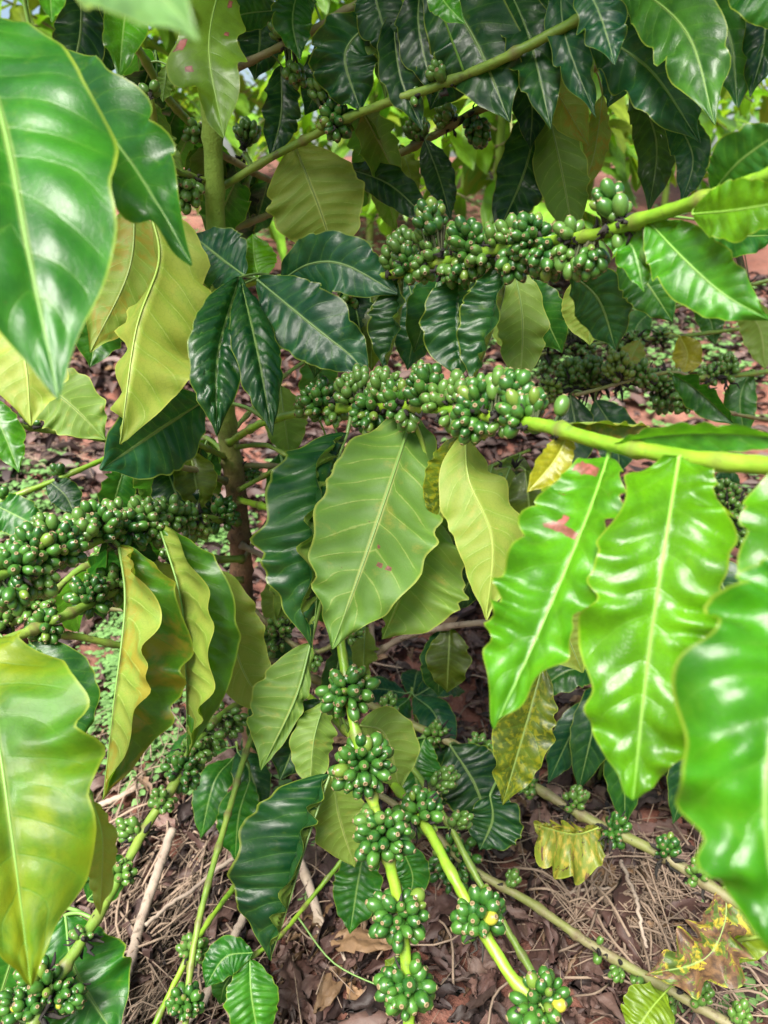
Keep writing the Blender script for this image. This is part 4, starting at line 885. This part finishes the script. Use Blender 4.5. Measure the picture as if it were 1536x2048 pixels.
stick('fallen_stick', [(560, 1660, .02), (430, 1740, .02), (290, 1850, .03)], .0040, .003, 'slender dead twig crossing the straw from trunk base to lower left')
stick('fallen_stick', [(160, 1625, .01), (250, 1590, .015), (350, 1530, .01)], .0060, .005, 'grey dead stick on the soil behind the folded pale leaf')
stick('fallen_stick', [(1080, 1795, .03), (1200, 1775, .05), (1330, 1790, .02)], .0026, .0018, 'thin arched grey twig over the dry straw at lower right')
stick('fallen_stick', [(1240, 1720, .05), (1275, 1800, .06), (1310, 1890, .04)], .0034, .0024, 'brown dead twig standing slanted in the lower right straw heap')

# ================================================================== GROUND
def axis_coords(lo, hi, fine_lo, fine_hi, step):
    a = list(np.arange(fine_lo, fine_hi + 1e-6, step)); s = step; x = fine_hi
    while x < hi: s *= 1.25; x += s; a.append(min(x, hi))
    s = step; x = fine_lo; pre = []
    while x > lo: s *= 1.25; x -= s; pre.append(max(x, lo))
    return np.array(sorted(set(pre + a)))
xs = axis_coords(-60, 60, -2.2, 2.6, .03); ys = axis_coords(-8, 90, .2, 4.6, .03)
X, Y = np.meshgrid(xs, ys)
def fnoise(x, y):
    return (.012 * np.sin(5.1 * x + 1.7 * np.sin(3.3 * y)) + .010 * np.sin(7.3 * y + 2.1 * np.sin(4.7 * x + 1)) + .006 * np.sin(17 * x + 3 * np.sin(11 * y)) + .005 * np.sin(23 * y - 2 * np.sin(19 * x))) - .012
near = np.clip(1.6 - np.maximum(0, Y - 3.2) * .3, .4, 1.6)
Z = np.vectorize(ground_z)(X, Y) + fnoise(X, Y) * near + .006 * nr.randn(*X.shape) * ((np.abs(X) < 3) & (Y < 5))
nx = len(xs); idx = lambda i, j: i * nx + j
gf = [(idx(i, j), idx(i, j + 1), idx(i + 1, j + 1), idx(i + 1, j)) for i in range(len(ys) - 1) for j in range(nx - 1)]
tag(mesh_obj('ground', np.stack([X, Y, Z], -1).reshape(-1, 3), gf, [M['soil']]), 'reddish brown soil under the coffee trees', kind='structure')
def gz(x, y): return ground_z(x, y) + float(fnoise(x, y)) * float(np.clip(1.6 - max(0, y - 3.2) * .3, .4, 1.6))

def simple_leaf(mid, hw, cvec, a, b, curl, seed, n=9, M_=2, wave=.12, crinkle=0.0):
    mid = spline(mid, n)
    v, f = leaf_geo(mid, hw, a, b, curl=curl, wave=wave, nw=3, quilt=.10 if n > 9 else 0, nv=6, seed=seed, M_=M_, cvec=cvec)[:2]
    if crinkle: v = v + np.random.RandomState(seed).randn(*v.shape) * hw * crinkle
    return v, f
class Bag:
    def __init__(s): s.v = []; s.f = []; s.t = []; s.n = 0
    def add(s, v, f, c):
        s.v.append(v); s.f += [tuple(q + s.n for q in g) for g in f]; s.n += len(v); s.t.append(np.tile(np.array(c), (len(v), 1)))
    def build(s, name, mat, parent=None): return mesh_obj(name, np.concatenate(s.v), s.f, [mat], parent, tint=np.concatenate(s.t))

def bare_soil(x, y):
    """soil patches with few dead leaves"""
    v = math.sin(2.1 * x + 1.3) + math.sin(1.9 * y + 2.2 * x)
    if x > .75 and 1.7 < y < 3.4: return .85
    if -1.2 < x < -.35 and 1.0 < y < 1.75: return .70
    return .25 if v > 1.2 else .05
bag = Bag(); r = random.Random(5)
cnt = 0
while cnt < 6500:
    y = .35 + 4.6 * r.random() ** 1.35; x = r.uniform(-.62, .72) * (y * .72 + .75)
    if r.random() < bare_soil(x, y): continue
    cnt += 1
    L = r.uniform(.038, .125); th = r.uniform(0, 6.28); d = np.array([math.cos(th), math.sin(th), 0])
    z = gz(x, y) + r.uniform(.004, .032)
    p = np.array([x, y, z]); arch = r.uniform(-.22, .38) * L; tilt = r.uniform(-.25, .25)
    mid = np.array([p - d * L / 2 + (0, 0, max(-.004, -tilt * L / 2)), p + (0, 0, arch * .5), p + d * L / 2 + (0, 0, tilt * L / 2)])
    up = unit(np.array([r.gauss(0, .45), r.gauss(0, .45), 1]))
    f0 = r.uniform(0, 40)
    hi = y < 1.7
    v, f = simple_leaf(mid, L * r.uniform(.15, .27), up, f0, 180 - f0, r.uniform(-90, 170), cnt, n=14 if hi else 9, M_=4 if hi else 2, wave=.18, crinkle=.10)
    t = r.random(); k = r.uniform(.65, 1.45)
    c = (.072, .036, .029) if t < .45 else (.032, .018, .016) if t < .75 else (.125, .070, .056) if t < .94 else (.17, .10, .05)
    bag.add(v, f, (c[0] * k, c[1] * k, c[2] * k, 1))
for q in range(1500):
    y = r.uniform(.38, 1.35); x = r.uniform(-.60, .66) * (y * .72 + .75); L = r.uniform(.03, .09); th = r.uniform(0, 6.28); d = np.array([math.cos(th), math.sin(th), 0])
    p = np.array([x, y, gz(x, y) + r.uniform(.003, .022)])
    mid = np.array([p - d * L / 2, p + (0, 0, r.uniform(-.08, .3) * L), p + d * L / 2 + (0, 0, r.uniform(-.05, .2) * L)])
    f0 = r.uniform(0, 50); v, f = simple_leaf(mid, L * r.uniform(.13, .25), unit(np.array([r.gauss(0, .5), r.gauss(0, .5), 1])), f0, 180 - f0, r.uniform(-60, 190), q, n=12, M_=4, wave=.18, crinkle=.11)
    k = r.uniform(.5, 1.4); c = r.choice(((.085, .050, .040), (.045, .027, .022), (.12, .072, .055), (.16, .10, .06))); bag.add(v, f, (c[0] * k, c[1] * k, c[2] * k, 1))
for q in range(4200):
    y = r.uniform(1.7, 5.0); x = r.uniform(-.62, .72) * (y * .72 + .75)
    if r.random() < bare_soil(x, y) * .8: continue
    L = r.uniform(.06, .16); th = r.uniform(0, 6.28); d = np.array([math.cos(th), math.sin(th), 0]); p = np.array([x, y, gz(x, y) + r.uniform(.006, .03)])
    mid = np.array([p - d * L / 2, p + (0, 0, r.uniform(-.1, .25) * L), p + d * L / 2 + (0, 0, r.uniform(-.1, .2) * L)])
    f0 = r.uniform(0, 40); v, f = simple_leaf(mid, L * r.uniform(.16, .28), unit(np.array([r.gauss(0, .4), r.gauss(0, .4), 1])), f0, 180 - f0, r.uniform(-60, 120), q, n=6, M_=2, wave=.15)
    k = r.uniform(.6, 1.5); c = r.choice(((.085, .050, .045), (.045, .027, .025), (.14, .088, .078))); bag.add(v, f, (c[0] * k, c[1] * k, c[2] * k, 1))
tag(bag.build('leaf_litter', M['litter']), 'curled purplish brown dead leaves covering the soil', kind='stuff')

bag = Bag(); r = random.Random(8)
def straw(cx, cy, sx, sy, n, main=None):
    for _ in range(n):
        g = G(r.gauss(cx, sx), r.gauss(cy, sy)); L = r.uniform(.05, .20)
        th = r.gauss(main, .5) if main is not None else r.uniform(0, 6.28)
        d = np.array([math.cos(th), math.sin(th), 0]); z0 = gz(g[0], g[1])
        b0 = np.array([g[0], g[1], z0 + r.uniform(.006, .03)])
        side = np.array([-d[1], d[0], 0]) * r.gauss(0, .12) * L
        pts = np.array([b0 - d * L / 2, b0 + side + (0, 0, r.uniform(.0, .035)), b0 + d * L / 2 + (0, 0, r.uniform(-.004, .03))])
        v, f = tube(spline(pts, 8), r.choice((.0005, .0008, .0012, .0020)) * r.uniform(.8, 1.3), 4)
        k = r.uniform(.6, 1.15); bag.add(v, f, (.30 * k, .215 * k, .155 * k, 1))
straw(330, 1780, 90, 190, 380, 1.15); straw(270, 1930, 60, 90, 170, 1.2); straw(1270, 1830, 80, 55, 230); straw(1200, 1760, 160, 90, 90); straw(120, 900, 120, 60, 220); straw(800, 1600, 500, 300, 380); straw(1380, 1960, 80, 50, 120)
tag(bag.build('dry_straw', M['straw']), 'loose dry grass stems lying over the litter', kind='stuff')

bag = Bag(); r = random.Random(9)
def weeds(cx, cy, sx, sy, n, s=1.0):
    for _ in range(n):
        g = G(r.gauss(cx, sx), r.gauss(cy, sy)); z0 = gz(g[0], g[1])
        for q in range(r.randint(3, 6)):
            th = r.uniform(0, 6.28); L = r.uniform(.010, .024) * s; d = np.array([math.cos(th), math.sin(th), 0])
            b0 = np.array([g[0], g[1], z0 + r.uniform(.008, .035) * s]) + d * .006
            v, f = simple_leaf(np.array([b0, b0 + d * L * .5 + (0, 0, L * .15), b0 + d * L]), L * .36, (0, 0, 1), 5, 175, 0, q, n=5, M_=1)
            k = r.uniform(.75, 1.2); bag.add(v, f, (.19 * k, .36 * k, .11 * k, 1))
weeds(250, 1330, 42, 100, 430); weeds(300, 1440, 60, 60, 200); weeds(40, 1040, 50, 40, 100, 1.5); weeds(1450, 1960, 60, 60, 130); weeds(420, 1070, 60, 50, 160, 1.3); weeds(1420, 1000, 60, 60, 70, 1.3); weeds(620, 1600, 150, 60, 90); weeds(1250, 690, 200, 70, 420, 2.4); weeds(620, 440, 120, 40, 260, 3.5); weeds(1000, 420, 160, 40, 160, 3.5); weeds(60, 1000, 60, 40, 40, 1.8)
tag(bag.build('ground_weeds', M['weed']), 'small light green weeds in the red soil', kind='stuff')

# ================================================================== TREES BEHIND
def back_tree(name, loc, h, spread, n_br, leaves, tint, label, seed):
    r = random.Random(seed); root = thing(name, label, 'coffee tree', loc, 'coffee trees in the rows behind')
    L0 = np.array(loc)
    sp = spline(np.array([L0 + (0, 0, -.05), L0 + (.03, 0, h * .5), L0 + (0, .02, h)]), 30)
    v, f = tube(sp, np.linspace(.026, .010, 30), 8); mesh_obj('trunk', v, f, [M['bark']], root)
    bag = Bag(); ub_all, uv_all = [], []
    bv, bf, bn = [], [], 0
    for i in range(n_br):
        zf = .22 + .78 * (i + r.random()) / n_br; th = i * 2.4 + r.uniform(-.4, .4)
        d = np.array([math.cos(th), math.sin(th), 0]); ln = spread * (1.15 - .62 * zf) * r.uniform(.75, 1.15)
        p0 = L0 + (0, 0, h * zf); path = spline(np.array([p0, p0 + d * ln * .5 + (0, 0, ln * .16), p0 + d * ln + (0, 0, -ln * .12)]), 14)
        v, f = tube(path, np.linspace(.007, .004, 14), 5, True, bn); bv.append(v); bf += f; bn += len(v)
        k = max(2, int(leaves / n_br))
        for q in range(k):
            t = .25 + .75 * (q + r.random()) / k; p = path[min(13, int(t * 13))]
            side = np.array([-d[1], d[0], 0]) * (1 if q % 2 else -1)
            dirv = unit(side * r.uniform(.5, 1) + d * r.uniform(.1, .6) + np.array([0, 0, r.uniform(-.9, .15)]))
            Ln = r.uniform(.17, .30); mid = spline(np.array([p, p + dirv * Ln * .5 + (0, 0, .02), p + dirv * Ln + (0, 0, -.045)]), 8)
            a = r.uniform(0, 18)
            v, f, ub, uv = leaf_geo(mid, Ln * r.uniform(.17, .23), a, 180 - a, wave=.12, nw=3.5, quilt=.05, seed=seed * 1000 + i * 50 + q, M_=3, cvec=(d[0] * .4, d[1] * .4, 1))
            kk = r.uniform(.6, 1.5); yl = r.random()
            c = (tint[0] * kk * (1.6 if yl > .85 else 1), tint[1] * kk, tint[2] * kk)
            bag.add(v, f, (*c, r.uniform(.1, .8))); ub_all.append(ub); uv_all.append(uv)
    mesh_obj('branches', np.concatenate(bv), bf, [M['aged']], root)
    mesh_obj('crown', np.concatenate(bag.v), bag.f, [M['foliage']], root, uvs={'blade': np.concatenate(ub_all), 'vein': np.concatenate(uv_all)}, tint=np.concatenate(bag.t))
    return root
gt = (.26, .54, .05)  # sunlit brightness of the rows behind is put into this tint
def GL(x, y): return (x, y, ground_z(x, y))
places = [
    (-1.55, 4.3, 2.3, .95, 'bushy coffee tree behind, between the left leaves and the trunk top'),
    (-.10, 5.4, 2.4, 1.0, 'bright coffee tree in the row behind, right of the trunk top'),
    (1.25, 5.0, 2.3, 1.0, 'bright green coffee tree behind the dark hanging leaves, above the upper berry branch'),
    (.7, 7.2, 2.5, 1.05, 'pale coffee tree furthest back near the centre'),
    (2.3, 6.6, 2.5, 1.05, 'pale coffee tree furthest back toward the right'),
    (-1.2, 6.9, 2.5, 1.05, 'pale coffee tree furthest back toward the left'),
    (.55, 4.1, 2.2, .9, 'coffee tree behind the khaki hanging leaf, close to the trunk top'),
    (-2.2, 9.0, 2.6, 1.1, 'hazy coffee tree in the last row at left'),
]
protos = []
for i in range(3):
    x, y, h, s, lb = places[i]
    protos.append(back_tree('coffee_tree', GL(x, y), h, s, 28, 470, gt, lb, 20 + i))
back_copies = []
for i, (x, y, h, s, lb) in enumerate(places[3:]):
    src = protos[i % 3]
    c = src.copy(); COL.objects.link(c); c['label'] = lb; c['base'] = GL(x, y); c['src'] = tuple(src['base'])
    c.rotation_euler = (0, 0, 1.1 + i * 1.9); c.scale = (1.0 + .05 * (i % 3),) * 3
    for ch in src.children:
        d = ch.copy(); COL.objects.link(d); d.parent = c
    back_copies.append(c)

# more drooping leaves, further inside the crown
r = random.Random(64); cand = []
gaps = ((490, 125, 570, 215), (870, 280, 980, 415), (1175, 250, 1275, 345), (1405, 240, 1536, 355), (555, 325, 650, 470), (0, 0, 35, 110), (440, 840, 540, 1260))
for sp, rad in T.br[1:]:
    for p in sp[::4]:
        rel = p - CAM; dep = rel @ FWD
        if dep < .86: continue
        px, py = 768 + F * (rel @ RGT) / dep, 1024 - F * (rel @ UPV) / dep
        if 0 < px < 1500 and (-60 < py < 420 or 860 < py < 1150): cand.append((px, py, dep))
made = 0
while made < 95 and cand:
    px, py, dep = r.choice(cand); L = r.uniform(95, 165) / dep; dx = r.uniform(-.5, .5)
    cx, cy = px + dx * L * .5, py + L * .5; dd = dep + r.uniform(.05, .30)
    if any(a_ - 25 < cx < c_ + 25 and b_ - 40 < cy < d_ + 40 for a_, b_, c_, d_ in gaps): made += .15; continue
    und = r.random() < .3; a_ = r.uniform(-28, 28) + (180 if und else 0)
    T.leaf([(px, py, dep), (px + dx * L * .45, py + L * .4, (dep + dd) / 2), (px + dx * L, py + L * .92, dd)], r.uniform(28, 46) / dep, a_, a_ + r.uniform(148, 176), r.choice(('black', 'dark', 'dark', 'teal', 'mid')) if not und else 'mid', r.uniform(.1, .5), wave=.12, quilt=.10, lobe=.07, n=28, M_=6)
    made += 1
flush(T)
# put every Empty at the base of its thing
for o in list(COL.objects):
    if o.type == 'EMPTY' and 'base' in o.keys():
        b = Vector(o['base']); s = Vector(o['src']) if 'src' in o.keys() else b
        o.location = b
        for ch in o.children: ch.location = ch.location - s
for o in list(COL.objects):
    for kx in ('base', 'src'):
        if kx in o.keys(): del o[kx]

# the far rows ahead, plus unseen rows added behind and beside the camera
r = random.Random(41); bag = Bag(); ubs, uvs_ = [], []
def mass(x, y, s):
    z = ground_z(x, y) + .15 + (.75 if y > 5 else 2.2) * r.random() ** .8
    d = unit(np.array([r.gauss(0, 1), r.gauss(0, 1), r.uniform(-.9, .2)])); L = r.uniform(.20, .34) * s
    mid = spline(np.array([(x, y, z), np.array((x, y, z)) + d * L * .5 + (0, 0, .02), np.array((x, y, z)) + d * L + (0, 0, -.06)]), 6)
    v, f, ub, uv = leaf_geo(mid, L * .22, 8, 172, wave=.12, nw=3.5, quilt=.04, seed=len(ubs), M_=2, cvec=(0, 0, 1))
    k = r.uniform(.6, 1.4); bag.add(v, f, (.13 * k, .36 * k, .03 * k, .5)); ubs.append(ub); uvs_.append(uv)
for _ in range(1500): mass(r.uniform(-8, 8), r.gauss(11.2, .5), 1.25)
for _ in range(900): mass(r.uniform(-4, 4), r.gauss(-3.4, .35), 1.1)  # out of view, added to darken what the leaves reflect
for _ in range(350): mass(r.gauss(-3.4, .3), r.uniform(-2, 2.5), 1.1)
for _ in range(350): mass(r.gauss(3.6, .3), r.uniform(-2, 2.5), 1.1)
o = mesh_obj('plantation_foliage', np.concatenate(bag.v), bag.f, [M['foliage']], None, uvs={'blade': np.concatenate(ubs), 'vein': np.concatenate(uvs_)}, tint=np.concatenate(bag.t))
tag(o, 'far leafy coffee rows beyond the last trees, with unseen rows added behind and beside the camera', kind='stuff')

# ================================================================== LIGHT, SKY, CAMERA
SUN_EL, SUN_AZ = R(58), R(-150)      # azimuth measured from +Y (ahead of the camera) towards +X
w = bpy.data.worlds.new('World'); scene.world = w; w.use_nodes = True
nt = w.node_tree; nt.nodes.clear()
sky = nt.nodes.new('ShaderNodeTexSky'); sky.sky_type = 'NISHITA'; sky.sun_disc = False
sky.sun_elevation = SUN_EL; sky.sun_rotation = SUN_AZ; sky.air_density = 1.0; sky.dust_density = 3.0; sky.ozone_density = 1.0
bg = nt.nodes.new('ShaderNodeBackground'); bg.inputs[1].default_value = .062
out = nt.nodes.new('ShaderNodeOutputWorld')
nt.links.new(sky.outputs[0], bg.inputs[0]); nt.links.new(bg.outputs[0], out.inputs[0])
sd = bpy.data.lights.new('sun', 'SUN'); sd.energy = 3.9; sd.angle = R(32); sd.color = (1, .96, .88)
so = bpy.data.objects.new('sun', sd); COL.objects.link(so)
tosun = Vector((math.sin(SUN_AZ) * math.cos(SUN_EL), math.cos(SUN_AZ) * math.cos(SUN_EL), math.sin(SUN_EL)))
so.rotation_euler = tosun.to_track_quat('Z', 'Y').to_euler(); so.location = (0, 0, 6)

cd = bpy.data.cameras.new('camera'); co = bpy.data.objects.new('camera', cd); COL.objects.link(co)
co.location = (0, 0, CAM_H); co.rotation_euler = (math.pi / 2 - PITCH, 0, 0)
cd.sensor_fit = 'VERTICAL'; cd.sensor_height = 36; cd.lens = 36 * F / 2048
cd.clip_start = .02; cd.clip_end = 400
cd.dof.use_dof = True; cd.dof.focus_distance = .84; cd.dof.aperture_fstop = 6.5
scene.camera = co
scene.view_settings.view_transform = 'Standard'; scene.view_settings.look = 'None'
scene.view_settings.exposure = 1.78; scene.view_settings.gamma = 1
scene.cycles.max_bounces = 8; scene.cycles.transparent_max_bounces = 4; scene.cycles.transmission_bounces = 4
